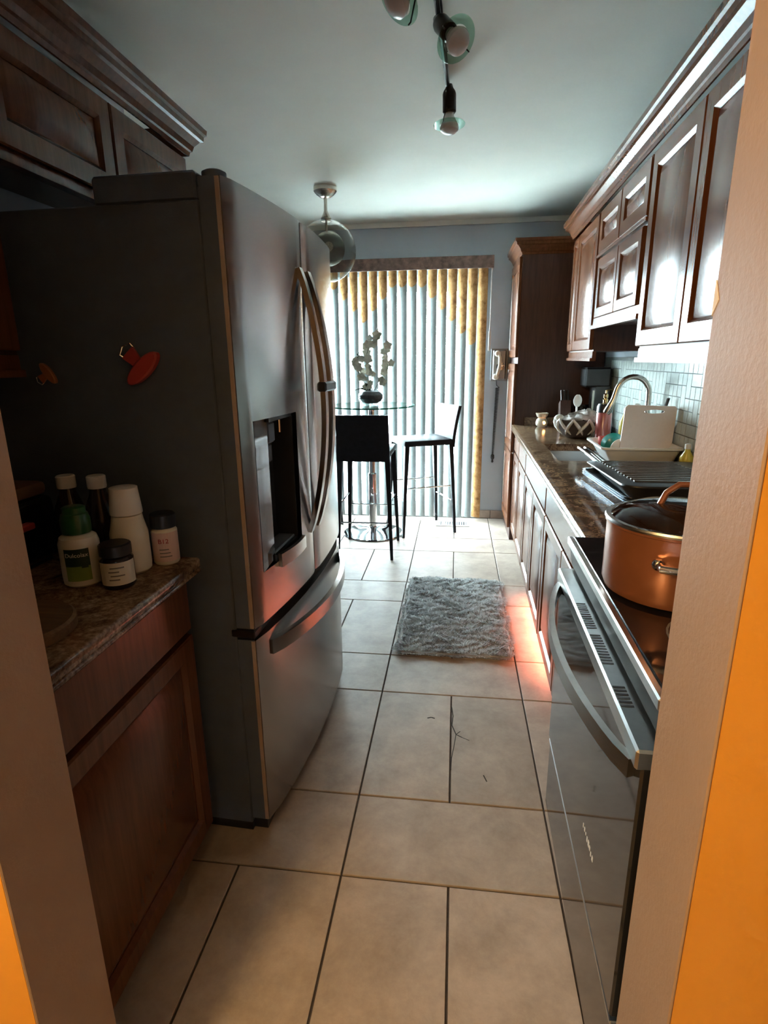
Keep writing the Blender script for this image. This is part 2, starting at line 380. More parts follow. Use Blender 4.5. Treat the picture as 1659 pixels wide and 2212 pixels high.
# back wall around the sliding door
OX0, OX1, OZ = -1.62, 0.16, 2.07
struct('wall_back', MB().box((-2.1, YW, 0), (OX0, YW+0.12, ZC)).box((OX1, YW, 0), (1.20, YW+0.12, ZC)).box((OX0, YW, OZ), (OX1, YW+0.12, ZC)), M['wall'])
wd = struct('window_1', MB().box((OX0, YW+0.02, 0.0), (OX1, YW+0.11, 0.04)).box((OX0, YW+0.02, OZ-0.05), (OX1, YW+0.11, OZ)).box((OX0, YW+0.02, 0.04), (OX0+0.05, YW+0.11, OZ-0.05)).box((OX1-0.05, YW+0.02, 0.04), (OX1, YW+0.11, OZ-0.05)), M['frame'])
xm = (OX0+OX1)/2
for a, b, yy in ((OX0+0.05, xm+0.04, YW+0.045), (xm-0.04, OX1-0.05, YW+0.085)):
    sf = part('window_sash', MB().box((a, yy-0.015, 0.04), (a+0.07, yy+0.015, OZ-0.05)).box((b-0.07, yy-0.015, 0.04), (b, yy+0.015, OZ-0.05)).box((a+0.07, yy-0.015, 0.04), (b-0.07, yy+0.015, 0.13)).box((a+0.07, yy-0.015, OZ-0.12), (b-0.07, yy+0.015, OZ-0.05)), M['frame'], wd, smooth=False)
    part('pane', MB().box((a+0.07, yy-0.003, 0.13), (b-0.07, yy+0.003, OZ-0.12)), M['pane'], sf, smooth=False)
struct('trim_3', MB().box((-14, 5.10, -0.15), (14, 24, -0.05)), M['ground'])
struct('added_eave', MB().box((-3.2, 5.09, 2.42), (2.0, 6.3, 2.52)), M['frame'])   # unseen eave, added to keep high sky light off the floor
# tiled baseboard on the back wall, right of the blind
bb = struct('baseboard_back', MB().box((0.20, YW-0.006, 0.0), (0.46, YW, 0.072)), M['floor'])
for k in range(2): part('baseboard_tile', MB().box((0.202+k*0.13, YW-0.011, 0.002), (0.328+k*0.13, YW-0.005, 0.074), 0.0015), M['tile'], bb)
# doorway wall, kitchen side of the hall
JX0, JX1, JY0, JY1 = -0.571, 0.262, 0.51, 0.65
hw = struct('wall_front', MB().box((-1.5, JY0+0.003, 0), (JX0-0.003, JY1, ZC)).box((JX1+0.003, JY0+0.003, 0), (1.30, JY1, ZC)).box((JX0-0.003, JY0+0.003, 2.08), (JX1+0.003, JY1, ZC)), M['jamb'])
part('jamb_lining', MB().box((JX0-0.004, JY0-0.0005, 0), (JX0, JY1+0.001, 2.08), 0.0015), M['jamb'], hw)
part('jamb_lining', MB().box((JX1, JY0-0.0005, 0), (JX1+0.004, JY1+0.001, 2.08), 0.0015), M['jamb'], hw)
part('paint_skin', MB().box((-1.5, JY0, 0), (JX0-0.004, JY0+0.003, ZC)), M['orange'], hw, smooth=False, label='orange painted wall face')
part('paint_skin', MB().box((JX1+0.004, JY0, 0), (1.30, JY0+0.003, ZC)), M['orange'], hw, smooth=False, label='orange painted wall face')
chip = MB().loft([[(JX1-0.0006, JY1-0.010, 1.455), (JX1-0.0006, JY1+0.0015, 1.44), (JX1-0.0006, JY1+0.0015, 1.475)], [(JX1+0.003, JY1-0.010, 1.455), (JX1+0.003, JY1+0.0015, 1.44), (JX1+0.003, JY1+0.0015, 1.475)]])
part('chipped_edge', chip, M['plaster'], hw, smooth=False, label='white chip in the painted edge')
# hall box behind the camera
struct('wall_hall', MB().box((-1.6, -1.8, 0), (-1.5, 0.51, ZC)).box((1.30, -1.8, 0), (1.40, 0.51, ZC)).box((-1.6, -1.9, 0), (1.40, -1.8, ZC)), M['hall'])
# mosaic backsplash, tile by tile
ms = struct('trim_4', MB().box((1.024, 0.80, 0.914), (1.031, 4.345, 1.40)), M['mgrout'], run=True)
tm = {}
S = 0.0545
rnd = random.Random(3)
occ = set(); ncol, nrow = 46, 8
Y0, Z0 = 1.645, 0.945
cnt = 0
for j in range(nrow):
    for i in range(ncol):
        if (i, j) in occ: continue
        wv = hv = 1; q = rnd.random()
        if q < 0.22 and i+1 < ncol and (i+1, j) not in occ: wv = 2; occ.add((i+1, j))
        elif q < 0.36 and j+1 < nrow and (i, j+1) not in occ: hv = 2; occ.add((i, j+1))
        key = (wv, hv)
        if key not in tm:
            hy, hz = wv*S/2-0.0013, hv*S/2-0.0013
            tm[key] = mesh_of(MB().loft([[(0.004,-hy,-hz),(0.004,hy,-hz),(0.004,hy,hz),(0.004,-hy,hz)], [(-0.0008,-hy,-hz),(-0.0008,hy,-hz),(-0.0008,hy,hz),(-0.0008,-hy,hz)],
                [(-0.002,-hy+.001,-hz+.001),(-0.002,hy-.001,-hz+.001),(-0.002,hy-.001,hz-.001),(-0.002,-hy+.001,hz-.001)]]), 'mosaic_tile', mat=M['mosaic'], smooth=False)
        o = bpy.data.objects.new('mosaic_tile', tm[key]); COL.objects.link(o); o.parent = ms
        o.location = (1.022, Y0+(i+wv/2)*S, Z0+(j+hv/2)*S)
# ------------------------------------------------------------------ cabinets
def panel_door(parent, pmat, xf, sgn, y0, y1, z0, z1, th=0.02, fw=0.055, name='door'):
    """raised panel door: face looks towards sgn*x at xf"""
    def X(n): return xf + sgn*n
    def lp(i, n): return [(X(n), y0+i, z0+i), (X(n), y1-i, z0+i), (X(n), y1-i, z1-i), (X(n), y0+i, z1-i)]
    m = MB().loft([lp(0, -th), lp(0, -0.004), lp(0.004, 0), lp(fw-0.004, 0), lp(fw, -0.003), lp(fw+0.008, -0.010), lp(fw+0.008, -th)], cap0=False, cap1=False)
    m.faces(lp(0, -th), [(0,1,2,3)])
    d = part(name, m, pmat, parent)
    i0 = fw+0.008
    m2 = MB().loft([lp(i0, -0.012), lp(i0+0.004, -0.010), lp(i0+0.026, -0.003), lp(i0+0.030, -0.001)], cap0=False)
    part('panel', m2, pmat, d)
    return d
def slab_front(parent, pmat, xf, sgn, y0, y1, z0, z1, th=0.02, name='drawer'):
    def X(n): return xf + sgn*n
    def lp(i, n): return [(X(n), y0+i, z0+i), (X(n), y1-i, z0+i), (X(n), y1-i, z1-i), (X(n), y0+i, z1-i)]
    return part(name, MB().loft([lp(0, -th), lp(0, -0.006), lp(0.007, 0)]), pmat, parent)
G = 0.004
def base_cab(label, y0, y1, drawers, doors, xf, sgn, xb, run, zt=0.874):
    fx = xf - sgn*0.021
    c = thing('base_cabinet', label, 'cabinet', ((xf+xb)/2, (y0+y1)/2, 0), 'base cabinets', run)
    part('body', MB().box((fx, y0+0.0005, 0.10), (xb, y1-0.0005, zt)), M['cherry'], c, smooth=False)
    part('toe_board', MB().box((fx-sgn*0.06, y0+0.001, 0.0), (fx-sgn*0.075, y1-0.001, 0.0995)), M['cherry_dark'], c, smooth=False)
    for a, b in drawers: slab_front(c, M['cherry'], xf, sgn, a+G, b-G, 0.722, 0.862)
    for a, b in doors: panel_door(c, M['cherry'], xf, sgn, a+G, b-G, 0.108, 0.708)
    return c
XB, XBK = 0.412, 1.018
base_cab('cherry base cabinet with one narrow drawer and door, next to the tall pantry', 3.925, 4.345, [(3.93,4.335)], [(3.94,4.335)], XB, -1, XBK, True)
base_cab('cherry base cabinet with one drawer, second from the tall pantry', 3.455, 3.925, [(3.455,3.925)], [(3.46,3.93)], XB, -1, XBK, True)
base_cab('cherry sink base cabinet with wide false front over two doors', 2.525, 3.455, [(2.53,3.45)], [(3.0,3.45),(2.53,3.0)], XB, -1, XBK, True, zt=0.70)
base_cab('cherry base cabinet with wide drawer and two doors, next to the range', 1.555, 2.525, [(1.56,2.52)], [(2.04,2.52),(1.56,2.04)], XB, -1, XBK, True)
base_cab('dark cherry base cabinet on the left side beside the refrigerator', 0.66, 1.275, [(0.67,1.265)], [(0.67,1.265)], -0.672, 1, -1.35, False)
# heater strip tucked under the sink cabinet
hs = thing('toe_kick_heater', 'red glowing toe-kick heater strip under the sink base cabinet', 'heater', (0.49, 2.85, 0.05), None, True)
part('housing', MB().box((0.434, 2.30, 0.086), (0.488, 3.24, 0.098), 0.002).box((0.4325, 2.30, 0.0785), (0.4355, 3.24, 0.086)), M['blackmet'], hs)
part('heating_bar', MB().box((0.436, 2.34, 0.080), (0.462, 3.20, 0.0855), 0.001), M['redglow'], hs)
# tall pantry
pn = thing('pantry_cabinet', 'tall cherry pantry cabinet with crown against the back wall', 'cabinet', (0.72, 4.66, 0), None, False)
PY0, PY1, PX, PZ = 4.35, 4.955, 0.425, 2.10
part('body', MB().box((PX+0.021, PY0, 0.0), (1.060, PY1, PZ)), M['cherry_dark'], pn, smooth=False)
panel_door(pn, M['cherry'], PX, -1, PY0+0.006, PY1-0.02, 1.405, 2.09)
panel_door(pn, M['cherry'], PX, -1, PY0+0.006, PY1-0.02, 0.70, 1.36)
panel_door(pn, M['cherry'], PX, -1, PY0+0.006, PY1-0.02, 0.10, 0.69)
CR = [(0, 0), (0.006, 0), (0.010, 0.014), (0.016, 0.018), (0.022, 0.036), (0.040, 0.056), (0.050, 0.060), (0.052, 0.076), (0.060, 0.082), (0.062, 0.10), (0, 0.10)]
def crown(parent, xf, sgn, y0, y1, z, xback, scale=1.0, ret0=False, ret1=False, mat='cherry', name='crown'):
    """crown moulding along y with mitred returns at the open ends"""
    loops = []
    pts = [(n*scale, h*scale) for n, h in CR]
    if ret0: loops.append([(xback, y0-n, z+h) for n, h in pts])
    loops.append([(xf+sgn*n, y0-(n if ret0 else 0), z+h) for n, h in pts])
    loops.append([(xf+sgn*n, y1+(n if ret1 else 0), z+h) for n, h in pts])
    if ret1: loops.append([(xback, y1+n, z+h) for n, h in pts])
    return part(name, MB().loft(loops), M[mat], parent, ang=20)
crown(pn, PX+0.02, -1, PY0, PY1-0.005, PZ, 1.058, 1.0, ret0=True)
# upper cabinets, right
UX, UB = 0.70, 1.018
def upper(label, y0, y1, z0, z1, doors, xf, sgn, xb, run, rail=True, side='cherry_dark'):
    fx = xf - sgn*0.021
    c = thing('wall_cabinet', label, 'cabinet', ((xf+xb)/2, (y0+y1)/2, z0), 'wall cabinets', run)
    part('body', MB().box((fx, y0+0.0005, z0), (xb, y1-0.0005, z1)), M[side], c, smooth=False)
    for a, b, za, zb in doors: panel_door(c, M['cherry'], xf, sgn, a+G, b-G, za, zb, fw=0.06 if b-a > 0.3 else 0.045)
    if rail: part('light_rail', MB().box((fx+sgn*0.004, y0+0.001, z0-0.035), (fx-sgn*0.016, y1-0.001, z0-0.0005)).box((fx+sgn*0.016, y0+0.001, z0-0.052), (fx-sgn*0.016, y1-0.001, z0-0.035)), M['cherry'], c, smooth=False)
    return c
ZU = 2.13
upper('cherry wall cabinet with a narrow and a wide door beside the pantry', 3.30, 4.06, 1.432, ZU, [(3.86,4.055,1.44,ZU-0.01),(3.31,3.86,1.44,ZU-0.01)], UX, -1, UB, True)
mid = upper('short cherry wall cabinet with four small doors above the sink', 2.44, 3.299, 1.565, ZU, [(2.87,3.29,1.915,ZU-0.01),(2.45,2.87,1.915,ZU-0.01)], UX, -1, UB, True, rail=False)
part('ledge', MB().box((UX-0.004, 2.445, 1.897), (UX+0.03, 3.295, 1.911), 0.002), M['cherry'], mid)
for a, b in ((2.87, 3.285), (2.50, 2.87)): panel_door(mid, M['cherry'], UX+0.004, -1, a+0.003, b-0.003, 1.60, 1.89, fw=0.05)
part('valance', MB().box((UX-0.004, 2.445, 1.545), (UX+0.03, 3.295, 1.565)).box((UX+0.006, 2.445, 1.565), (UX+0.02, 3.295, 1.598)), M['cherry'], mid, smooth=False)
nr = upper('large cherry wall cabinet with tall doors nearest the doorway', 0.67, 2.438, 1.432, ZU, [(1.955,2.432,1.44,ZU-0.01),(1.475,1.955,1.44,ZU-0.01),(0.995,1.475,1.44,ZU-0.01)], UX, -1, UB, True)
rc = thing('crown_moulding', 'long stepped cherry crown moulding along the right wall cabinets', 'moulding', (0.72, 2.4, ZU), None, True)
crown(rc, UX-0.002, -1, 0.67, 4.06, ZU+0.0005, 1.015, 1.0, ret1=True, name='moulding')
# upper cabinets, left
LX, LB = -1.04, -1.358
upper('dark cherry wall cabinet above the left counter by the doorway', 0.66, 1.29, 1.42, 2.155, [(0.67,1.285,1.43,2.145)], LX, 1, LB, False)
upper('short dark cherry wall cabinet with two doors over the refrigerator', 1.292, 2.30, 1.905, 2.155, [(1.30,1.80,1.885,2.145),(1.80,2.295,1.885,2.145)], LX, 1, LB, False)
lc = thing('crown_moulding', 'stepped cherry crown moulding on the left wall cabinets', 'moulding', (-1.2, 1.5, 2.155))
crown(lc, LX+0.002, 1, 0.66, 2.30, 2.1555, LB, 1.0, ret1=True, name='moulding')
# worktops
ct = MB()
SY0, SY1, SX0, SX1 = 2.80, 3.37, 0.50, 0.905
EX = 0.385
def slab(mb, a, b): mb.box(a, b)
prof = [(0.004, 0.874), (0, 0.878), (0, 0.884), (0.003, 0.887), (0, 0.892), (0, 0.909), (0.005, 0.914)]
ct.loft([[(EX+a, y, z) for a, z in prof] + [(SX0, y, 0.914), (SX0, y, 0.874)] for y in (1.552, 4.346)])
ct.box((SX0, 1.552, 0.8745), (1.0175, SY0, 0.914)).box((SX0, SY1, 0.8745), (1.0175, 4.346, 0.914)).box((SX1, SY0, 0.8745), (1.0175, SY1, 0.914))
cto = thing('countertop', 'long brown granite countertop around the sink on the right', 'countertop', (0.7, 2.9, 0.874), None, True)
part('slab', ct, M['granite'], cto, ang=50)
part('backsplash_strip', MB().box((0.475, 4.328, 0.9142), (1.0, 4.348, 0.972), 0.002), M['granite'], cto)
l2 = MB(); l2.loft([[(-0.645-a, y, z) for a, z in prof] + [(-1.357, y, 0.914), (-1.357, y, 0.874)] for y in (0.66, 1.285)])
solo('countertop', l2, M['granite'], 'short brown granite countertop on the left under the bottles', 'countertop', (-1.0, 0.97, 0.874), ang=50)
# sink
sk = thing('kitchen_sink', 'steel undermount sink set in the granite countertop', 'sink', (0.70, 3.08, 0.71), None, True)
def sl(i, z): return [(SX0+i, SY0+i, z), (SX1-i, SY0+i, z), (SX1-i, SY1-i, z), (SX0+i, SY1-i, z)]
part('bowl', MB().loft([sl(-0.012, 0.8735), sl(0.004, 0.8735), sl(0.008, 0.86), sl(0.02, 0.73), sl(0.05, 0.715), sl(0.05, 0.712), sl(0.014, 0.727), sl(0.0, 0.86), sl(-0.012, 0.866)], cap0=False, cap1=False).faces(sl(0.05, 0.715), [(0,1,2,3)]), M['sink'], sk)
part('drain', MB().lathe((0.70, 3.085, 0.7155), [(0.042,0), (0.042,0.003), (0.03,0.004), (0.02,0.001)]), M['chrome'], sk)
# faucet
fc = thing('faucet', 'tall brushed gooseneck faucet with pull-down spray head at the sink', 'faucet', (0.96, 3.07, 0.914), None, True)
part('base', MB().lathe((0.965, 3.07, 0.9143), [(0.027,0), (0.027,0.008), (0.020,0.016), (0.019,0.07), (0.014,0.08)], 20), M['nickel'], fc)
fp = [(0.965, 3.07, 0.98), (0.965, 3.07, 1.10), (0.965, 3.07, 1.20)]
for k in range(1, 13):
    a = math.pi*k/13*0.97
    fp.append((0.885+0.080*math.cos(a), 3.07+0.004*k/12, 1.215+0.088*math.sin(a)))
fp.append((0.795, 3.075, 1.185))
part('neck', MB().tube(fp, 0.0135, 14), M['nickel'], fc)
sp = part('spray_head', MB().tube([(0.797, 3.075, 1.19), (0.790, 3.076, 1.17), (0.770, 3.078, 1.125), (0.766, 3.078, 1.117)], [0.0145,0.016,0.0195,0.016], 16), M['nickel'], fc)
part('lever', MB().tube([(0.945, 3.06, 0.96), (0.93, 3.035, 0.985), (0.915, 3.00, 1.01)], [0.007,0.006,0.005], 10), M['nickel'], fc)
# ------------------------------------------------------------------ refrigerator
FW, FT = 0.935, 1.800
fr = thing('refrigerator', 'stainless french-door refrigerator with charcoal side and water dispenser', 'refrigerator', (-0.527, 1.335, 0), None, False, -0.045)
FB = Vector((-0.527, 1.335, 0))
def fv(n, yy, z): return (FB.x+n, FB.y+yy, z)          # n outwards, yy along the width
def bulge(yy): return 0.034*(1-((yy-FW/2)/(FW/2))**2)
part('case', MB().box(fv(-0.80, 0.004, 0.03), fv(-0.062, FW-0.004, 1.755), 0.004), M['fr_side'], fr)
part('base_grille', MB().box(fv(-0.30, 0.01, 0.0), fv(-0.065, FW-0.01, 0.029)).box(fv(-0.064, 0.02, 0.004), fv(-0.02, FW-0.02, 0.05)), M['black'], fr, smooth=False)
part('hinge_cover', MB().box(fv(-0.33, 0.012, 1.755), fv(-0.07, 0.13, 1.818), 0.006).box(fv(-0.075, 0.018, 1.755), fv(-0.045, 0.10, 1.785), 0.004).lathe(fv(-0.04, 0.05, 1.8005), [(0.028,0), (0.028,0.018), (0.02,0.022)], 16), M['fr_side'], fr)
part('hinge_cover', MB().box(fv(-0.30, FW-0.12, 1.755), fv(-0.07, FW-0.012, 1.79), 0.006), M['fr_side'], fr)
def curved_front(y0, y1, z0, z1, n=14, depth=0.058, hole=None):
    """door skin bulging outwards; hole=(ya,yb,za,zb) leaves an opening"""
    mb = MB(); ys = [y0+(y1-y0)*k/n for k in range(n+1)]
    zs = [z0, z1]
    if hole:
        ya, yb, za, zb = hole; ys = sorted(set([y for y in ys if abs(y-ya) > .008 and abs(y-yb) > .008] + [ya, yb])); zs = [z0, za, zb, z1]
    V = {}
    for i, y in enumerate(ys):
        e = 0.006 if i in (0, len(ys)-1) else 0
        for j, z in enumerate(zs): V[i, j] = mb.v(fv(bulge(y)-e, y, z))
    for i in range(len(ys)-1):
        for j in range(len(zs)-1):
            if hole and j == 1 and ys[i] >= hole[0]-1e-6 and ys[i+1] <= hole[1]+1e-6: continue
            mb.bm.faces.new((V[i,j], V[i+1,j], V[i+1,j+1], V[i,j+1]))
    # returns at edges
    for j in range(len(zs)-1):
        for i in (0, len(ys)-1):
            a = mb.v(fv(-depth, ys[i], zs[j])); b = mb.v(fv(-depth, ys[i], zs[j+1])); mb.bm.faces.new((V[i,j], V[i,j+1], b, a))
    for j in (0, len(zs)-1):
        for i in range(len(ys)-1):
            a = mb.v(fv(-depth, ys[i], zs[j])); b = mb.v(fv(-depth, ys[i+1], zs[j])); mb.bm.faces.new((V[i,j], V[i+1,j], b, a))
    return mb
HOLE = (0.060, 0.335, 0.835, 1.250)
def fridge_door(name, y0, y1, z0, z1, hole=None):
    d = part(name, curved_front(y0, y1, z0, z1, hole=hole), M['fr_steel'], fr, ang=25)
    return d
d1 = fridge_door('door', 0.004, 0.463, 0.690, FT, HOLE)
d2 = fridge_door('door', 0.469, FW-0.004, 0.690, FT)
d3 = fridge_door('freezer_drawer', 0.004, FW-0.004, 0.055, 0.655)
for z0, z1, dd in ((0.690, FT, d1), (0.055, 0.655, d3)):
    part('door_side', MB().box(fv(-0.058, 0.0015, z0), fv(-0.010, 0.006, z1)), M['fr_side'], dd, smooth=False)
    part('edge_strip', MB().box(fv(-0.018, 0.0005, z0+0.002), fv(-0.008, 0.007, z1-0.002)), M['edge_highlight'], dd, smooth=False, label='tan edge strip with painted-in highlight')
part('gap_seal', MB().box(fv(-0.06, 0.008, 0.655), fv(-0.012, FW-0.01, 0.690)).box(fv(-0.06, 0.462, 0.70), fv(-0.012, 0.470, FT-0.01)), M['black'], fr, smooth=False)
part('mid_hinge', MB().box(fv(-0.075, 0.0, 0.662), fv(-0.006, 0.05, 0.683), 0.003), M['blackmet'], fr)
# dispenser
ya, yb, za, zb = HOLE
ym = ya+0.088
dp = part('dispenser', MB().box(fv(-0.05, ya, za), fv(bulge(ya)+0.001, ym, zb)), M['blackgl'], d1, smooth=False, label='glossy black control panel and recess')
rec = MB()
rec.box(fv(-0.056, ym, za), fv(-0.050, yb, zb)).box(fv(-0.05, ym, zb-0.012), fv(0.016, yb, zb)).box(fv(-0.05, ym, za), fv(0.016, yb, za+0.02)).box(fv(-0.05, yb-0.006, za+0.02), fv(0.018, yb, zb-0.012))
part('recess', rec, M['black'], d1, smooth=False)
part('spout', MB().box(fv(-0.045, ym+0.02, zb-0.075), fv(0.004, ym+0.075, zb-0.015), 0.006).box(fv(-0.040, ym+0.03, zb-0.135), fv(-0.012, ym+0.085, zb-0.08), 0.006), M['fr_side'], d1)
part('paddle', MB().tube([fv(0.010, ym+0.095, zb-0.013), fv(0.006, ym+0.105, zb-0.05)], 0.004, 8), M['chrome'], d1)
part('drip_tray', MB().box(fv(-0.045, ym+0.004, za+0.021), fv(0.010, yb-0.008, za+0.030), 0.003), M['fr_side'], d1)
lip = [fv(bulge(y)+0.004+0.010*math.sin(math.pi*(y-ym+0.02)/(yb-ym+0.04)), y, za+0.004) for y in [ym+(yb-ym)*k/8 for k in range(9)]]
part('tray_lip', MB().band(lip, 0.040, 0.012), M['range_steel'], d1)
def bow(p0, p1, out, n=16, pw=1.0):
    p0, p1 = Vector(p0), Vector(p1); q = []
    for k in range(n+1):
        t = k/n; s = (math.sin(math.pi*t))**pw; q.append(p0.lerp(p1, t) + Vector((out*s, 0, 0)))
    return q
for yy, dd in ((0.425, d1), (0.508, d2)):
    part('handle', MB().band(bow(fv(bulge(yy)-0.002, yy, 1.665), fv(bulge(yy)-0.002, yy, 0.845), 0.066, 22, 0.8), 0.030, 0.016, (0,1,0)), M['fr_steel'], dd, ang=60)
part('handle_strap', MB().box(fv(0.080, 0.405, 1.305), fv(0.110, 0.530, 1.335), 0.005), M['black'], fr, label='black strap joining the two handles')
hb = []
for k in range(21):
    t = k/20; yy = 0.075+0.80*t; hb.append(Vector(fv(bulge(yy)-0.003+0.060*math.sin(math.pi*t)**0.7, yy, 0.600)))
part('handle', MB().band(hb, 0.045, 0.018), M['fr_steel'], d3, ang=60)
# clips on the fridge side
def clip(label, x, z, s, ang, mat, y=1.328):
    c = thing('magnet_clip', label, 'clip', (x, y, z), 'magnet clips on the refrigerator')
    R = Matrix.Translation(Vector((x, y, z))) @ Matrix.Rotation(ang, 4, 'Y') @ Matrix.Scale(s, 4)
    mb = MB(); mb.m = R
    poly = [(0.055*math.cos(a)*1.0, 0.020*math.sin(a)) for a in [2*math.pi*k/20 for k in range(20)]]
    mb.loft([[(a, -0.004, b) for a, b in poly], [(a, -0.020, b) for a, b in poly], [(a*.9, -0.024, b*.8) for a, b in poly]])
    part('jaw', mb, mat, c)
    mb = MB(); mb.m = R; mb.prism([(-0.012,0.014), (0.012,0.014), (0.020,0.052), (-0.020,0.052)], -0.010, -0.018); part('grip', mb, mat, c)
    mb = MB(); mb.m = R; mb.tube([(-0.018,-0.010,0.05), (-0.020,-0.014,0.062), (0,-0.016,0.070), (0.020,-0.014,0.062), (0.018,-0.010,0.05)], 0.0022, 6); part('wire_loop', mb, M['chrome'], c)
    mb = MB(); mb.m = R; mb.lathe((0, -0.004, 0.0), [(0.016,0), (0.016,0.0045)], 14, axis=(0,1,0)); part('magnet', mb, M['black'], c)
clip('large red magnetic clip stuck on the refrigerator side', -0.765, 1.385, 1.0, math.radians(-42), M['redplastic'], 1.3478)
clip('small orange magnetic clip stuck on the refrigerator side', -1.035, 1.375, 0.55, math.radians(-125), M['orangeplastic'], 1.3598)
# ------------------------------------------------------------------ range
rg = thing('kitchen_range', 'black glass and stainless slide-in range by the doorway', 'range', (0.65, 1.165, 0), None, True)
RY0, RY1 = 0.762, 1.548
part('body', MB().box((0.372, RY0, 0.02), (1.0, RY1, 0.90)), M['black'], rg, smooth=False)
ck = part('cooktop', MB().box((0.352, RY0, 0.9005), (1.0, RY1, 0.918), 0.004), M['blackgl'], rg)
part('front_trim', MB().box((0.338, RY0, 0.897), (0.353, RY1, 0.919), 0.003), M['range_steel'], rg)
part('burner_ring', MB().lathe((0.52, 1.36, 0.9182), [(0.085,0), (0.085,0.0004), (0.081,0.0004), (0.081,0)], 32, cap0=False, cap1=False), M['greyprint'], ck)
part('burner_ring', MB().lathe((0.52, 0.96, 0.9182), [(0.105,0), (0.105,0.0004), (0.101,0.0004), (0.101,0)], 32, cap0=False, cap1=False), M['greyprint'], ck)
part('control_strip', MB().prism([(0.356,0.835), (0.372,0.835), (0.372,0.896), (0.345,0.896)], RY0, RY1, 'y'), M['black'], rg, smooth=False)
od = part('oven_door', MB().box((0.328, RY0+0.004, 0.275), (0.371, RY1-0.004, 0.800), 0.004), M['ovengl'], rg)
part('door_cap', MB().box((0.318, RY0+0.004, 0.790), (0.372, RY1-0.004, 0.826), 0.004), M['range_steel'], od)
for y0s, n in ((1.02, 11), (1.17, 12), (0.88, 6)):
    for k in range(n): part('vent_slot', MB().box((0.3235, y0s+k*0.0115, 0.8262), (0.345, y0s+k*0.0115+0.005, 0.8268)), M['black'], od, smooth=False)
part('handle', MB().band([Vector((0.322-0.062*math.sin(math.pi*k/20)**0.75, RY0+0.03+(RY1-RY0-0.06)*k/20, 0.775)) for k in range(21)], 0.034, 0.014), M['range_steel'], od, ang=60)
part('drawer', MB().box((0.333, RY0+0.004, 0.030), (0.371, RY1-0.004, 0.255), 0.004), M['ovengl'], rg)
part('drawer_lip', MB().box((0.330, RY0+0.004, 0.255), (0.371, RY1-0.004, 0.265), 0.002), M['range_steel'], rg)
lg = MB()
rr = random.Random(5)
for k, wv in enumerate((3,4,3,4,6,5,3,5)):
    y = 1.055-k*0.0125; lg.box((0.3272, y, 0.406+0.002*(k % 3)), (0.3279, y-0.0014*wv, 0.411+0.0016*wv))
part('badge', lg, M['whiteprint'], od, smooth=False)
# pot
pt = thing('cooking_pot', 'copper coloured cooking pot with glass lid on the range', 'pot', (0.495, 1.19, 0.919), None, True)
PC = (0.495, 1.19, 0.9192)
part('body', MB().lathe(PC, [(0.125,0), (0.138,0.006), (0.143,0.02), (0.143,0.145), (0.146,0.147), (0.146,0.152), (0.140,0.152), (0.139,0.02), (0.0,0.012)], 40, cap1=False), M['copper'], pt)
ld = part('lid', MB().lathe(PC, [(0.138,0.157), (0.120,0.172), (0.085,0.184), (0.04,0.190), (0.001,0.192)], 40, cap0=False), M['lidglass'], pt)
part('lid_rim', MB().lathe(PC, [(0.147,0.152), (0.148,0.156), (0.146,0.160), (0.136,0.160), (0.136,0.155), (0.140,0.152)], 40, cap0=False, cap1=False), M['range_steel'], ld)
part('lid_handle', MB().tube([(PC[0]-0.045, PC[1], 1.105), (PC[0]-0.035, PC[1], 1.13), (PC[0]-0.012, PC[1], 1.148), (PC[0]+0.012, PC[1], 1.148), (PC[0]+0.035, PC[1], 1.13), (PC[0]+0.045, PC[1], 1.105)], 0.0065, 10), M['copper'], ld)
def pot_handle(a):
    d = Vector((math.cos(a), math.sin(a), 0)); s = Vector((-d.y, d.x, 0)); c = Vector(PC)+Vector((0,0,0.10)); r = 0.141
    return MB().tube([c+d*r+s*.045, c+d*(r+.028)+s*.040, c+d*(r+.034), c+d*(r+.028)-s*.040, c+d*r-s*.045], 0.008, 10).sphere(c+d*(r+.004)+s*.045, .012, 10, 6).sphere(c+d*(r+.004)-s*.045, .012, 10, 6)
part('side_handle', pot_handle(math.radians(-104)), M['nickel'], pt)
part('side_handle', pot_handle(math.radians(76)), M['nickel'], pt)
# ------------------------------------------------------------------ blinds
vb = thing('vertical_blind', 'white vertical blind with gold stepped overlays at the patio door', 'blind', (-0.68, 4.90, 2.1))
part('valance', MB().box((-1.66, 4.835, 2.092), (0.275, 4.848, 2.185), 0.002).box((-1.66, 4.848, 2.172), (0.275, YW-0.002, 2.184)).box((0.262, 4.848, 2.092), (0.274, YW-0.002, 2.172)), M['valance'], vb)
part('head_rail', MB().box((-1.64, 4.875, 2.10), (0.25, 4.925, 2.145), 0.003), M['frame'], vb)
ends = [0.0, 1.51, 1.60, 1.70, 1.79, 1.88, 1.965, 1.97, 1.97, 1.97, 1.88, 1.79, 1.70, 1.79, 1.88, 1.965, 1.97, 1.97, 1.97, 1.88, 1.79, 1.70, 1.60]
PITCH, VA = 0.0815, math.radians(-34)
def vane_sec(cx, off, wd=0.0445):
    pts = []
    for k in range(7):
        s = -1+2*k/6; u = s*wd; c = -0.0095*(1-s*s) - off
        pts.append((cx+u*math.cos(VA)-c*math.sin(VA), 4.895+u*math.sin(VA)+c*math.cos(VA)))
    return pts
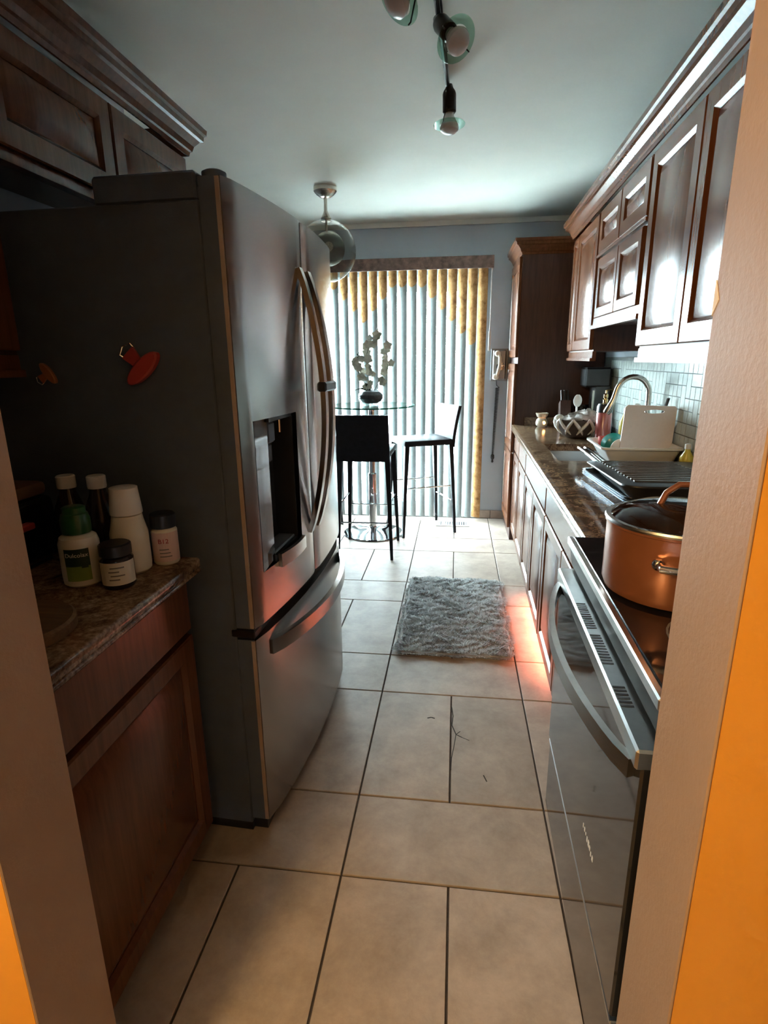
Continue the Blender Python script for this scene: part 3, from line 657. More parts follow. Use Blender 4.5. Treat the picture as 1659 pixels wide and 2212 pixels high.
def vane(cx, z0, z1, off, th, rounded=0):
    mb = MB(); a = vane_sec(cx, off); b = vane_sec(cx, off-th)
    ring = a + b[::-1]
    if rounded:
        zb = [z0+rounded*(abs(-1+2*k/6))**2.2 for k in range(7)]; zz = zb + zb[::-1]
        mb.loft([[(p[0], p[1], z) for p, z in zip(ring, zz)], [(p[0], p[1], z1) for p in ring]])
    else: mb.loft([[(p[0], p[1], z0) for p in ring], [(p[0], p[1], z1) for p in ring]])
    return mb
for i, e in enumerate(ends):
    cx = 0.197-PITCH*i
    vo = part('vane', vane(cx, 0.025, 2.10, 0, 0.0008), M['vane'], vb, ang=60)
    if e < 2.0: part('overlay', vane(cx, max(e, 0.028), 2.099, 0.0012, 0.0008, 0.03 if e > 0.1 else 0), M['gold'], vo, ang=60)
part('wand', MB().tube([(0.262, 4.86, 2.09), (0.262, 4.86, 1.62)], 0.004, 8), M['white'], vb)
part('cord_weight', MB().lathe((0.262, 4.86, 1.46), [(0.008,0), (0.010,0.01), (0.010,0.15), (0.005,0.16)], 10), M['white'], vb)
# ------------------------------------------------------------------ wall phone
ph = thing('wall_phone', 'silver and cream wall phone with hanging coiled cord by the pantry', 'phone', (0.35, YW, 1.34))
part('backplate', MB().box((0.285, YW-0.014, 1.215), (0.425, YW-0.0008, 1.478), 0.003), M['sink'], ph)
part('dial_body', MB().box((0.300, YW-0.040, 1.225), (0.410, YW-0.0142, 1.468), 0.008), M['sink'], ph)
part('dial', MB().lathe((0.365, YW-0.040, 1.335), [(0.034,0), (0.034,0.006), (0.022,0.010), (0.0,0.010)], 20, axis=(0,-1,0), cap1=False), M['chrome'], ph)
part('handset', MB().tube([(0.345, YW-0.066, 1.44), (0.357, YW-0.084, 1.40), (0.355, YW-0.089, 1.345), (0.345, YW-0.084, 1.29), (0.332, YW-0.066, 1.25)], [0.012,0.014,0.013,0.014,0.012], 12)
     .lathe((0.338, YW-0.080, 1.438), [(0.018,0), (0.026,0.014), (0.026,0.032), (0.018,0.038)], 16, axis=(0,1,0)).lathe((0.326, YW-0.080, 1.250), [(0.018,0), (0.026,0.014), (0.026,0.032), (0.018,0.038)], 16, axis=(0,1,0)), M['cream'], ph)
cpts = []
for k in range(420):
    t = k/419; z = 1.16-0.58*t; a = k*2*math.pi/9; r = 0.016-0.009*t
    cpts.append((0.348-0.018*t+r*math.cos(a), YW-0.022+r*math.sin(a)*0.7, z))
part('coiled_cord', MB().tube([(0.335, YW-0.04, 1.225), (0.338, YW-0.035, 1.18)]+cpts, 0.0028, 5), M['cord'], ph)
part('cord_end', MB().lathe((0.330, YW-0.022, 0.515), [(0.006,0), (0.011,0.008), (0.006,0.022), (0.016,0.04), (0.015,0.065), (0.006,0.075)], 12), M['cord'], ph)
# ------------------------------------------------------------------ floor register
vr = thing('floor_register', 'white slotted floor register below the blind', 'vent', (0, 4.75, 0))
fm = MB()
fm.box((-0.15, 4.67, 0.0003), (0.14, 4.695, 0.006)).box((-0.15, 4.805, 0.0003), (0.14, 4.83, 0.006)).box((-0.15, 4.695, 0.0003), (-0.125, 4.805, 0.006)).box((0.115, 4.695, 0.0003), (0.14, 4.805, 0.006))
part('frame', fm, M['frame'], vr, smooth=False)
part('duct_floor', MB().box((-0.125, 4.695, 0.0003), (0.115, 4.805, 0.0012)), M['black'], vr, smooth=False)
for k in range(12): part('slat', MB().box((-0.120+k*0.020, 4.697, 0.0013), (-0.120+k*0.020+0.009, 4.803, 0.0055)), M['frame'], vr, smooth=False)
# ------------------------------------------------------------------ bar table, stools, flowers
TX, TY, TZ = -0.66, 4.43, 1.045
tb = thing('bar_table', 'round glass-topped bar table on a chrome pedestal', 'table', (TX, TY, 0))
part('glass_top', MB().lathe((TX, TY, TZ), [(0.338,0), (0.338,0.0115)], 64), M['tableglass'], tb)
part('glass_edge', MB().lathe((TX, TY, TZ), [(0.3382,0.0002), (0.3405,0.002), (0.3405,0.0095), (0.3382,0.0113)], 64, cap0=False, cap1=False), M['glassedge'], tb)
part('pole', MB().lathe((TX, TY, 0.055), [(0.038,0), (0.036,0.01), (0.034,0.03), (0.034,0.45), (0.026,0.46), (0.026,0.955)], 24), M['chrome'], tb)
part('base', MB().lathe((TX, TY, 0.0003), [(0.250,0), (0.252,0.006), (0.245,0.013), (0.19,0.022), (0.12,0.034), (0.07,0.048), (0.042,0.058)], 48), M['chrome'], tb)
part('top_plate', MB().lathe((TX, TY, TZ-0.034), [(0.026,0), (0.030,0.02), (0.085,0.028), (0.085,0.0335)], 28), M['chrome'], tb)
# stool built facing +y, centred at origin
def make_stool(loc, rz, label):
    s = thing('bar_stool', label, 'stool', (0,0,0), 'leather bar stools at the glass table')
    hw_, hd = 0.185, 0.20
    part('seat', MB().box((-hw_, -hd, 0.735), (hw_, hd+0.01, 0.782), 0.012, 2), M['leather'], s)
    bk = MB(); loops = []
    for k in range(9):
        t = k/8; z = 0.715+0.325*t; yo = -hd-0.004-0.055*t**1.5
        loops.append([(-hw_+0.004*t, yo+0.013, z), (hw_-0.004*t, yo+0.013, z), (hw_-0.004*t, yo-0.013, z), (-hw_+0.004*t, yo-0.013, z)])
    bk.loft(loops); part('backrest', bk, M['leather'], s, ang=50)
    for sx in (-1, 1):
        for sy in (-1, 1):
            p0 = Vector((sx*(hw_-0.018), sy*(hd-0.012), 0.74)); p1 = Vector((sx*(hw_+0.012), sy*(hd+0.028), 0.0))
            lp = lambda c, r: [(c.x-r, c.y-r, c.z), (c.x+r, c.y-r, c.z), (c.x+r, c.y+r, c.z), (c.x-r, c.y+r, c.z)]
            part('leg', MB().loft([lp(p1, 0.0095), lp(p1.lerp(p0, 0.5), 0.0135), lp(p0, 0.018)]), M['leather'], s, ang=50)
    def at(sx, sy, z): t = 1-z/0.74; return Vector((sx*(hw_-0.018+0.030*t), sy*(hd-0.012+0.040*t), z))
    for a, b, z in (((-1,-1),(1,-1),0.27), ((-1,1),(1,1),0.30), ((-1,-1),(-1,1),0.40), ((1,-1),(1,1),0.40)):
        part('footrest_rod', MB().tube([at(*a, z), at(*b, z)], 0.006, 8), M['chrome'], s)
    s.location = loc; s.rotation_euler = (0,0,rz); return s
st = make_stool((-0.630, 4.015, 0), 0.0, 'black leather bar stool with its back to the kitchen')
dup(st, (-0.275, 4.585, 0), math.radians(90+25), 'black leather bar stool right of the glass table, turned sideways')
dup(st, (-1.20, 4.46, 0), math.radians(-90), 'black leather bar stool mostly hidden behind the refrigerator')
# flower arrangement
fw_ = thing('flower_vase', 'round glass vase of white orchids on the bar table', 'vase', (TX, TY-0.02, TZ+0.0117))
VC = Vector((TX, TY-0.02, TZ+0.0118))
part('vase', MB().lathe(VC, [(0.050,0), (0.080,0.014), (0.100,0.050), (0.098,0.080), (0.070,0.112), (0.050,0.120)], 32, cap1=False), M['vaseglass'], fw_)
part('filling', MB().lathe(VC, [(0.045,0.014), (0.074,0.026), (0.092,0.052), (0.091,0.078), (0.068,0.104), (0.02,0.112)], 28), M['soil'], fw_)
def leafm(base, tip, wd, lift):
    base, tip = Vector(base), Vector(tip); d = tip-base; s = d.cross(Vector((0,-1,0.2))).normalized(); mb = MB(); lo = []
    for k in range(7):
        t = k/6; c = base+d*t+Vector((0,0,lift*math.sin(math.pi*t))); ww = wd*math.sin(math.pi*(0.06+0.94*t))**0.8*(1-0.3*t)+0.0008
        lo.append([c+s*ww, c+Vector((0,-0.004,0.002)), c-s*ww, c+Vector((0,0.002,-0.002))])
    return mb.loft(lo)
part('leaf', leafm(VC+Vector((0.0,-0.01,0.095)), VC+Vector((-0.045,-0.03,0.165)), 0.016, 0.02), M['stem'], fw_)
part('leaf', leafm(VC+Vector((-0.01,0,0.10)), VC+Vector((-0.12,-0.02,0.115)), 0.008, 0.02), M['stem'], fw_)
def orchid(c, r, rng):
    mb = MB(); nrm = Vector((rng.uniform(-.5,.5), -1, rng.uniform(-.3,.4))).normalized()
    q = Vector((0,0,1)).rotation_difference(nrm).to_matrix(); a0 = rng.uniform(0, 6.28)
    for k in range(5):
        a = a0+2*math.pi*k/5; d = q @ Vector((math.cos(a), math.sin(a), 0)); s = q @ Vector((-math.sin(a), math.cos(a), 0)); n = q @ Vector((0,0,1))
        lo = []
        for t in (0.05, 0.35, 0.7, 0.95, 1.05):
            ww = r*0.52*math.sin(math.pi*min(0.97, 0.12+0.8*t)); p = c+d*(r*t)+n*(r*0.25*t*t)
            lo.append([p+s*ww, p+n*0.0012, p-s*ww, p-n*0.0012])
        mb.loft(lo)
    return mb
rng = random.Random(11)
stems = [[(0.01,0.10),(0.00,0.22),(-0.03,0.36),(-0.005,0.44),(0.04,0.50),(0.075,0.54)], [(0.02,0.10),(0.07,0.19),(0.13,0.24),(0.14,0.33),(0.125,0.42),(0.11,0.45)], [(-0.01,0.10),(-0.06,0.19),(-0.10,0.26),(-0.11,0.33),(-0.09,0.37)]]
for si, sp_ in enumerate(stems):
    pts = [VC+Vector((x, -0.012*k+0.01*si, z)) for k, (x, z) in enumerate(sp_)]
    part('stem', MB().tube(pts, 0.0022, 6), M['stem'], fw_)
    for k in range(len(pts)-1):
        if k == 0: continue
        for q_ in range(3 if si < 2 else 3):
            p = pts[k].lerp(pts[k+1], (q_+0.3)/3)+Vector((rng.uniform(-.028,.028), rng.uniform(-.03,.01), rng.uniform(-.02,.02)))
            part('blossom', orchid(p, rng.uniform(0.026,0.036), rng), M['petal'], fw_, ang=60)
    for q_ in range(2):
        part('bud', MB().sphere(pts[-1]+Vector((rng.uniform(-.025,.02), 0, 0.012+0.012*q_)), 0.0055, 8, 6, (1,1,1.5)), M['bud'], fw_)
for k in range(7):
    part('blossom', orchid(VC+Vector((rng.uniform(-.05,.04), -0.02, rng.uniform(.14,.24))), 0.022, rng), M['petal'], fw_, ang=60)
# ------------------------------------------------------------------ rug
rgx0, rgx1, rgy0, rgy1 = -0.272, 0.312, 2.445, 3.440
rug = thing('shag_rug', 'thick grey shag rug on the tile floor by the sink', 'rug', (0.02, 2.94, 0))
def rrect(x0, x1, y0, y1, r, z, n=6):
    out = []
    for cx, cy, a0 in ((x1-r,y1-r,0), (x0+r,y1-r,90), (x0+r,y0+r,180), (x1-r,y0+r,270)):
        for k in range(n+1):
            a = math.radians(a0+90*k/n); out.append((cx+r*math.cos(a), cy+r*math.sin(a), z))
    return out
part('backing', MB().loft([rrect(rgx0+.01, rgx1-.01, rgy0+.01, rgy1-.01, .05, 0.0005), rrect(rgx0+.006, rgx1-.006, rgy0+.006, rgy1-.006, .05, 0.010), rrect(rgx0+.012, rgx1-.012, rgy0+.012, rgy1-.012, .05, 0.018)]), M['rugbase'], rug)
vs_, fs_ = [], []
rn = random.Random(21)
def inside(x, y, r=0.055):
    dx = max(rgx0+r-x, 0, x-(rgx1-r)); dy = max(rgy0+r-y, 0, y-(rgy1-r)); return math.hypot(dx, dy) < r-0.004
for k in range(52000):
    x = rn.uniform(rgx0, rgx1); y = rn.uniform(rgy0, rgy1)
    if not inside(x, y): continue
    cl = math.sin(x*47+3*math.sin(y*31))*math.cos(y*39+2.5*math.sin(x*23))
    h = 0.026+0.006*cl+rn.uniform(-.004,.005)
    ax = 0.9*math.sin(y*26+5*math.sin(x*9))+rn.uniform(-.7,.7); ay = -0.5+0.8*math.cos(x*24+4*math.sin(y*8))+rn.uniform(-.7,.7)
    L = 0.013; a = rn.uniform(0, math.pi); wx, wy = 0.0021*math.cos(a), 0.0021*math.sin(a); b = len(vs_)
    bx, by = min(max(x, rgx0+.012), rgx1-.012), min(max(y, rgy0+.012), rgy1-.012)
    ex = (0.010 if x > rgx1-.02 else -0.010 if x < rgx0+.02 else 0); ey = (0.010 if y > rgy1-.02 else -0.010 if y < rgy0+.02 else 0)
    e = 1.0 if not (ex or ey) else 0.72
    vs_ += [(bx-wx, by-wy, 0.012), (bx+wx, by+wy, 0.012), (x+ax*L*.45+wx*.9+ex, y+ay*L*.45+wy*.9+ey, h*.75*e), (x+ax*L*.45-wx*.9+ex, y+ay*L*.45-wy*.9+ey, h*.75*e), (x+ax*L+ex*1.2, y+ay*L+ey*1.2, h*e)]
    fs_ += [(b, b+1, b+2, b+3), (b+3, b+2, b+4)]
pm = bpy.data.meshes.new('pile'); pm.from_pydata([tuple(Vector(p)-BASE[rug.name]) for p in vs_], [], fs_); pm.materials.append(M['pile'])
part('pile', pm, None, rug, stuff=True)
# ------------------------------------------------------------------ pendant globe
PDX, PDY = -0.862, 3.92
pd = thing('pendant_light', 'smoked glass globe pendant with nickel canopy over the dining corner', 'pendant light', (PDX, PDY, ZC))
part('canopy', MB().lathe((PDX, PDY, ZC-0.0005), [(0.074,0), (0.074,-0.026), (0.068,-0.034), (0.066,-0.036), (0.058,-0.044), (0.056,-0.046), (0.040,-0.056), (0.038,-0.058), (0.016,-0.064)], 32), M['nickel'], pd)
part('rod', MB().lathe((PDX, PDY, ZC-0.16), [(0.0105,0), (0.0105,0.10)], 14), M['nickel'], pd)
part('coupling', MB().lathe((PDX, PDY, 2.268), [(0.030,0), (0.034,0.008), (0.034,0.02), (0.028,0.026), (0.014,0.056), (0.0115,0.062)], 20), M['nickel'], pd)
part('globe', MB().sphere((PDX, PDY, 2.090), 0.190, 48, 30), M['globe'], pd)
part('inner_rod', MB().lathe((PDX, PDY, 2.20), [(0.008,0), (0.008,0.07)], 10), M['nickel'], pd)
part('inner_globe', MB().sphere((PDX+0.012, PDY, 2.105), 0.105, 36, 22), M['inner'], pd)
part('bulb', MB().sphere((PDX+0.012, PDY, 2.12), 0.030, 14, 10), M['bulb'], pd)
# ------------------------------------------------------------------ track light
tr = thing('track_light', 'dark bronze ceiling track light with green glass ringed bulbs', 'track light', (-0.08, 2.0, ZC))
part('bar', MB().tube([(-0.115, 1.15, 2.445), (-0.092, 1.9, 2.447), (-0.060, 2.62, 2.447)], 0.009, 10), M['blackmet'], tr)
part('wire_rod', MB().tube([(-0.100, 1.15, 2.452), (-0.078, 1.9, 2.453), (-0.056, 2.60, 2.453)], 0.0035, 8), M['blackmet'], tr)
for yy in (1.3, 2.35): part('mount', MB().lathe((-0.113+(yy-1.15)*0.037, yy, 2.452), [(0.014,0), (0.014,0.0175)], 12), M['blackmet'], tr)
def spot(P, ax, tilt=(0,0,1)):
    P = Vector(P); a = Vector(ax).normalized()
    h = part('spotlight', MB().lathe(P, [(0.012,-0.012), (0.016,0.0), (0.024,0.012), (0.027,0.022), (0.027,0.082), (0.022,0.088)], 22, axis=a), M['blackmet'], tr)
    part('bulb', MB().lathe(P, [(0.017,0.084), (0.018,0.098), (0.034,0.128), (0.038,0.140), (0.036,0.148), (0.024,0.158), (0.008,0.162)], 28, axis=a), M['bulb'], h)
    part('glass_ring', MB().lathe(P, [(0.040,0.125), (0.062,0.125), (0.064,0.128), (0.062,0.131), (0.040,0.131), (0.040,0.125)], 36, axis=a, cap0=False, cap1=False), M['ring'], h)
    q = Vector((0,0,1)).rotation_difference(a).to_matrix()
    for s in (0.4, 0.4+math.pi):
        d = q @ Vector((math.cos(s), math.sin(s), 0))
        part('support_wire', MB().tube([P+a*0.075+d*0.027, P+a*0.126+d*0.058, P+a*0.136+d*0.058], 0.0022, 6), M['blackmet'], h)
spot((-0.054, 2.60, 2.438), (0.02, -0.02, -1))
spot((-0.083, 2.12, 2.432), (0.50, -0.62, -0.75))
spot((-0.105, 1.86, 2.430), (-0.62, -0.42, -0.80))
# ------------------------------------------------------------------ things on the right counter
CZ = 0.9145
ob = thing('oil_burner', 'small white ceramic oil burner with lit candle on the countertop', 'oil burner', (0.590, 4.23, CZ), None, True)
OC = (0.590, 4.23, CZ)
part('body', MB().lathe(OC, [(0.028,0), (0.040,0.012), (0.044,0.03), (0.038,0.052), (0.026,0.064)], 24, cap1=False), M['cream'], ob)
part('dish', MB().lathe(OC, [(0.024,0.066), (0.036,0.074), (0.046,0.098), (0.042,0.100), (0.032,0.078), (0.0,0.074)], 24, cap1=False), M['cream'], ob)
part('candle_opening', MB().sphere((OC[0]+0.010, OC[1]-0.038, CZ+0.032), 0.013, 10, 8, (1,0.5,1)), M['glow'], ob)
zb_ = thing('zebra_bowl', 'zebra striped sculpted bowl behind the sink', 'bowl', (0.735, 3.66, CZ), None, True)
ZCn = Vector((0.735, 3.66, CZ))
part('bowl', MB().lathe(ZCn, [(0.060,0), (0.095,0.02), (0.128,0.07), (0.135,0.115), (0.128,0.118), (0.115,0.07), (0.0,0.04)], 36, cap1=False), M['zdark'], zb_)
for k in range(18):
    a0 = 2*math.pi*k/18; pts = []
    for t in (0.0, 0.25, 0.5, 0.75, 1.0):
        a = a0+0.55*t*(1 if k % 2 else -1); r = 0.098+0.040*math.sin(t*math.pi*0.62); pts.append(ZCn+Vector((r*math.cos(a), r*math.sin(a), 0.028+0.095*t)))
    part('stripe', MB().tube(pts, [0.004,0.009,0.011,0.010,0.006], 7), M['zlight'], zb_)
part('bow_end', MB().sphere(ZCn+Vector((-0.115,-0.02,0.125)), 0.026, 12, 8, (1.1,1,0.8)), M['zlight'], zb_)
cl_ = MB()
loops = []
for k in range(12):
    t = k/11; rr_ = 0.118*math.cos(t*1.45)+0.004
    loops.append([ZCn+Vector((0.035+rr_*(1+0.16*math.sin(3*a+1.7*k)+0.08*math.sin(7*a))*math.cos(a), rr_*(1+0.12*math.sin(5*a+0.9*k))*math.sin(a), 0.100+0.060*math.sin(t*1.5)*(1+0.25*math.cos(a-0.4))+0.010*math.sin(4*a+1.3*k))) for a in [2*math.pi*j/28 for j in range(28)]])
solo('tea_towel', cl_.loft(loops), paint('grey_towel_cloth', (0.34,0.31,0.29), 0.85, var=0.55, scale=26), 'crumpled grey patterned towel heaped in the zebra bowl', 'towel', tuple(ZCn+Vector((0,0,0.1))), run=True)
solo('serving_spoon', MB().tube([ZCn+Vector((0.02,0.185,0.001)), ZCn+Vector((0.022,0.175,0.19))], 0.006, 8).sphere(ZCn+Vector((0.023,0.172,0.215)), 0.030, 16, 10, (0.9,0.35,1.35)), M['white'], 'white spoon standing up behind the zebra bowl', 'spoon', tuple(ZCn+Vector((0.02,0.18,0))), run=True)
cm_ = thing('coffee_maker', 'black coffee maker in the dark corner by the pantry', 'coffee maker', (0.90, 4.10, CZ), None, True)
part('base', MB().box((0.80, 4.00, CZ), (1.0, 4.22, CZ+0.03), 0.006), M['black'], cm_)
part('column', MB().box((0.90, 4.02, CZ+0.03), (1.0, 4.20, CZ+0.30), 0.006), M['black'], cm_)
part('head', MB().box((0.83, 4.02, CZ+0.29), (1.0, 4.20, CZ+0.42), 0.012), M['black'], cm_)
part('carafe', MB().lathe((0.85, 4.11, CZ+0.031), [(0.05,0), (0.058,0.03), (0.055,0.09), (0.035,0.13), (0.038,0.14)], 20), M['blackgl'], cm_)
part('trim', MB().box((0.884, 4.016, CZ+0.10), (0.897, 4.019, CZ+0.27)), M['nickel'], cm_, smooth=False)
kb = thing('knife_block', 'dark knife block with handles beside the coffee maker', 'knife block', (0.72, 4.08, CZ), None, True)
part('block', MB().prism([(4.02, CZ), (4.14, CZ), (4.17, CZ+0.17), (4.09, CZ+0.20)], 0.69, 0.76, 'x'), M['cherry_dark'], kb, smooth=False)
for k in range(3): part('knife_handle', MB().tube([(0.705+k*0.02, 4.12, CZ+0.185), (0.702+k*0.02, 4.145, CZ+0.265)], 0.007, 8), M['black'], kb)
so = thing('soap_dispenser', 'pink soap dispenser with black collar and brass pump', 'soap dispenser', (0.852, 3.49, CZ), None, True)
SC = (0.852, 3.49, CZ)
part('bottle', MB().lathe(SC, [(0.040,0), (0.044,0.004), (0.044,0.165), (0.040,0.172)], 28), M['pink'], so)
part('collar', MB().lathe(SC, [(0.0445,0.172), (0.0445,0.205), (0.036,0.222), (0.014,0.226)], 28), M['black'], so)
part('pump', MB().lathe(SC, [(0.013,0.226), (0.015,0.245), (0.008,0.25), (0.013,0.258), (0.013,0.275), (0.005,0.282), (0.005,0.298)], 16).tube([(SC[0], SC[1], CZ+0.296), (SC[0]+0.02, SC[1]-0.01, CZ+0.304), (SC[0]+0.042, SC[1]-0.02, CZ+0.298)], 0.004, 8), M['brass'], so)
ys_ = thing('dish_soap_bottle', 'yellow dish soap bottle behind the faucet', 'bottle', (0.940, 3.36, CZ), None, True)
part('bottle', MB().lathe((0.940, 3.36, CZ), [(0.028,0), (0.032,0.01), (0.032,0.13), (0.016,0.17), (0.014,0.18)], 20), M['yellow'], ys_)
part('cap', MB().lathe((0.940, 3.36, CZ), [(0.015,0.18), (0.015,0.205), (0.008,0.21)], 16), M['white'], ys_)
nb = thing('spray_bottle', 'dark blue bottle standing by the tiled backsplash', 'bottle', (0.950, 3.20, CZ), None, True)
part('bottle', MB().lathe((0.950, 3.20, CZ), [(0.030,0), (0.034,0.01), (0.034,0.15), (0.018,0.19), (0.014,0.21)], 20), M['navy'], nb)
part('cap', MB().lathe((0.950, 3.20, CZ), [(0.016,0.21), (0.016,0.24), (0.010,0.245)], 16), M['white'], nb)
# dish rack
dr = thing('dish_rack', 'white plastic dish rack tray standing partly over the sink', 'dish rack', (0.84, 2.79, CZ), None, True)
def rk(i, z): return rrect(0.655+i, 1.012-i*0.35, 2.62+i, 2.985-i*0.4, 0.03, z, 4)
part('tray', MB().loft([rk(0.075, CZ), rk(0.060, CZ+0.012), rk(0.022, CZ+0.075), rk(0.0, CZ+0.082), rk(0.0, CZ+0.090), rk(0.010, CZ+0.091), rk(0.028, CZ+0.078), rk(0.066, CZ+0.018), rk(0.075, CZ+0.014)], cap1=True), M['white'], dr)
for k in range(6): part('rib', MB().tube([(0.73, 2.70+k*0.045, CZ+0.018), (0.735, 2.70+k*0.045, CZ+0.06)], 0.003, 6), M['white'], dr)
cb = MB()
bd = [(0.775,0.945), (0.783,0.937), (1.000,0.937), (1.008,0.945), (1.014,1.165), (1.004,1.177), (0.796,1.183), (0.785,1.172)]
def slot(cx, cz, a, b, n=12): return [(cx+a*math.cos(2*math.pi*k/n), cz+b*math.sin(2*math.pi*k/n)) for k in range(n)]
cbo = thing('cutting_board', 'white plastic cutting board standing upright in the dish rack', 'cutting board', (0.90, 2.80, 0.94), None, True)
bmb = MB(); bm_ = bmb.bm
hole = slot(0.915, 1.152, 0.046, 0.009)
for y in (2.795, 2.805):
    o_ = [bmb.v((a, y, b)) for a, b in bd]; h_ = [bmb.v((a, y, b)) for a, b in hole]
    eds = [bm_.edges.new((o_[k], o_[(k+1) % len(o_)])) for k in range(len(o_))] + [bm_.edges.new((h_[k], h_[(k+1) % len(h_)])) for k in range(len(h_))]
    bmesh.ops.triangle_fill(bm_, use_beauty=True, use_dissolve=False, edges=eds)
    if y == 2.795: fo, fh = o_, h_
for A, B in ((fo, o_), (fh, h_)):
    for k in range(len(A)): bm_.faces.new((A[k], A[(k+1) % len(A)], B[(k+1) % len(B)], B[k]))
part('board', bmb, M['board'], cbo, ang=30)
bw = MB(); bw.m = Matrix.Translation(Vector((0.765, 2.875, 0.985))) @ Matrix.Rotation(math.radians(-78), 4, 'X')
solo('teal_bowl', bw.lathe((0,0,0), [(0.02,-0.035), (0.045,-0.02), (0.055,0.015), (0.052,0.015), (0.040,-0.015), (0.0,-0.028)], 28, cap1=False), M['teal'], 'teal bowl tilted in the dish rack', 'bowl', (0.765, 2.845, 0.96), run=True)
bw = MB(); bw.m = Matrix.Translation(Vector((0.79, 2.815, 0.972))) @ Matrix.Rotation(math.radians(-80), 4, 'X')
solo('side_plate', bw.lathe((0,0,0), [(0.03,-0.004), (0.05,0.006), (0.05,0.009), (0.03,0.0), (0.0,0.0)], 28, cap1=False), M['white'], 'small white plate propped against the cutting board', 'plate', (0.79, 2.815, 0.95), run=True)
solo('drinking_cup', MB().lathe((0.735, 2.92, CZ+0.0185), [(0.026,0), (0.032,0.085), (0.029,0.085), (0.024,0.006), (0.0,0.006)], 20, cap1=False), M['coral'], 'coral plastic cup in the dish rack', 'cup', (0.735, 2.92, CZ), run=True)
pnn = thing('frying_pan', 'dark frying pan standing behind the cutting board', 'pan', (0.945, 2.90, 0.93), None, True)
part('pan', MB().lathe((0.925, 2.90, 1.035), [(0.075,0), (0.088,-0.03), (0.085,-0.03), (0.073,-0.003), (0.0,-0.003)], 30, axis=(0,1,0), cap1=False), M['blackmet'], pnn)
part('handle', MB().tube([(0.965, 2.89, 1.10), (0.985, 2.88, 1.15), (0.995, 2.87, 1.21)], 0.008, 8), M['blackmet'], pnn)
yb_ = thing('oil_bottle', 'small yellow oil bottle beside the dish rack', 'bottle', (0.985, 2.53, CZ), None, True)
part('bottle', MB().lathe((0.985, 2.53, CZ), [(0.024,0), (0.028,0.006), (0.028,0.03), (0.024,0.036), (0.028,0.042), (0.028,0.07), (0.012,0.095), (0.011,0.105)], 20), M['yellow'], yb_)
part('cap', MB().lathe((0.985, 2.53, CZ), [(0.013,0.105), (0.013,0.125), (0.006,0.128)], 14), M['white'], yb_)
# baking trays and grill pan
def tray(label, x0, x1, y0, y1, z, rz):
    c = Vector(((x0+x1)/2, (y0+y1)/2, z)); mb = MB(); mb.m = Matrix.Translation(c) @ Matrix.Rotation(rz, 4, 'Z') @ Matrix.Translation(-c)
    f = lambda i, zz: rrect(x0+i, x1-i, y0+i, y1-i, 0.03, zz, 4)
    mb.loft([f(0.016, z), f(0.004, z+0.013), f(0.0, z+0.014), f(0.0, z+0.0155), f(0.008, z+0.0155), f(0.020, z+0.002)], cap1=True)
    return solo('baking_tray', mb, M['foil'], label, 'baking tray', tuple(c), 'baking trays under the grill pan', True)
tray('steel baking tray at the bottom of the stack under the grill pan', 0.558, 0.945, 1.92, 2.46, CZ, math.radians(5))
tray('steel baking tray in the middle of the stack under the grill pan', 0.558, 0.945, 1.92, 2.46, CZ+0.0085, math.radians(5))
tray('steel baking tray directly below the black grill pan', 0.558, 0.945, 1.92, 2.46, CZ+0.017, math.radians(5))
gp = thing('grill_pan', 'black ridged grill pan lying on the baking trays', 'grill pan', (0.78, 2.15, CZ+0.0335), None, True)
gz = CZ+0.0335
def gl(i, h):
    return [(x, y, gz+h*(0.55+0.75*(2.505-y)/0.65)) for x, y, z in rrect(0.560+i, 1.008-i, 1.855+i, 2.505-i, 0.06-i*0.5, 0, 5)]
part('body', MB().loft([gl(0.030, 0), gl(0.012, 0.020), gl(0.0, 0.034), gl(0.002, 0.038), gl(0.014, 0.040)]), M['black'], gp)
for k in range(13):
    y = 1.93+k*0.041; zt = gz+0.040*(0.55+0.75*(2.505-y-0.009)/0.65)
    part('ridge', MB().box((0.61, y, zt-0.002), (0.90, y+0.018, zt+0.005), 0.002), M['ridge'], gp)
part('badge', MB().loft([[(0.915, 2.10, gz+0.0407), (0.935, 2.10, gz+0.0407), (0.935, 2.10, gz+0.0415), (0.915, 2.10, gz+0.0415)], [(0.915, 2.27, gz+0.0329), (0.935, 2.27, gz+0.0329), (0.935, 2.27, gz+0.0337), (0.915, 2.27, gz+0.0337)]]), M['greyprint'], gp, smooth=False)
for yy in (0.0, 0.028): part('handle', MB().tube([(0.64-yy, 2.46, gz+0.016), (0.612-yy, 2.60, gz+0.040), (0.60-yy, 2.70, gz+0.046)], 0.0085, 10), M['chrome'], gp)
pb = MB(); lo = []
for k in range(8):
    t = k/7; r = 0.075*(1-0.35*t)
    lo.append([(0.86+r*(1+0.14*math.sin(3*a+k*.8))*math.cos(a)*0.9, 1.70+r*(1+0.12*math.sin(5*a+k))*math.sin(a), CZ+0.17*t) for a in [2*math.pi*j/18 for j in range(18)]])
solo('plastic_bag', pb.loft(lo), M['white'], 'crumpled white bag between the grill pan and the range', 'bag', (0.86, 1.70, CZ), run=True)
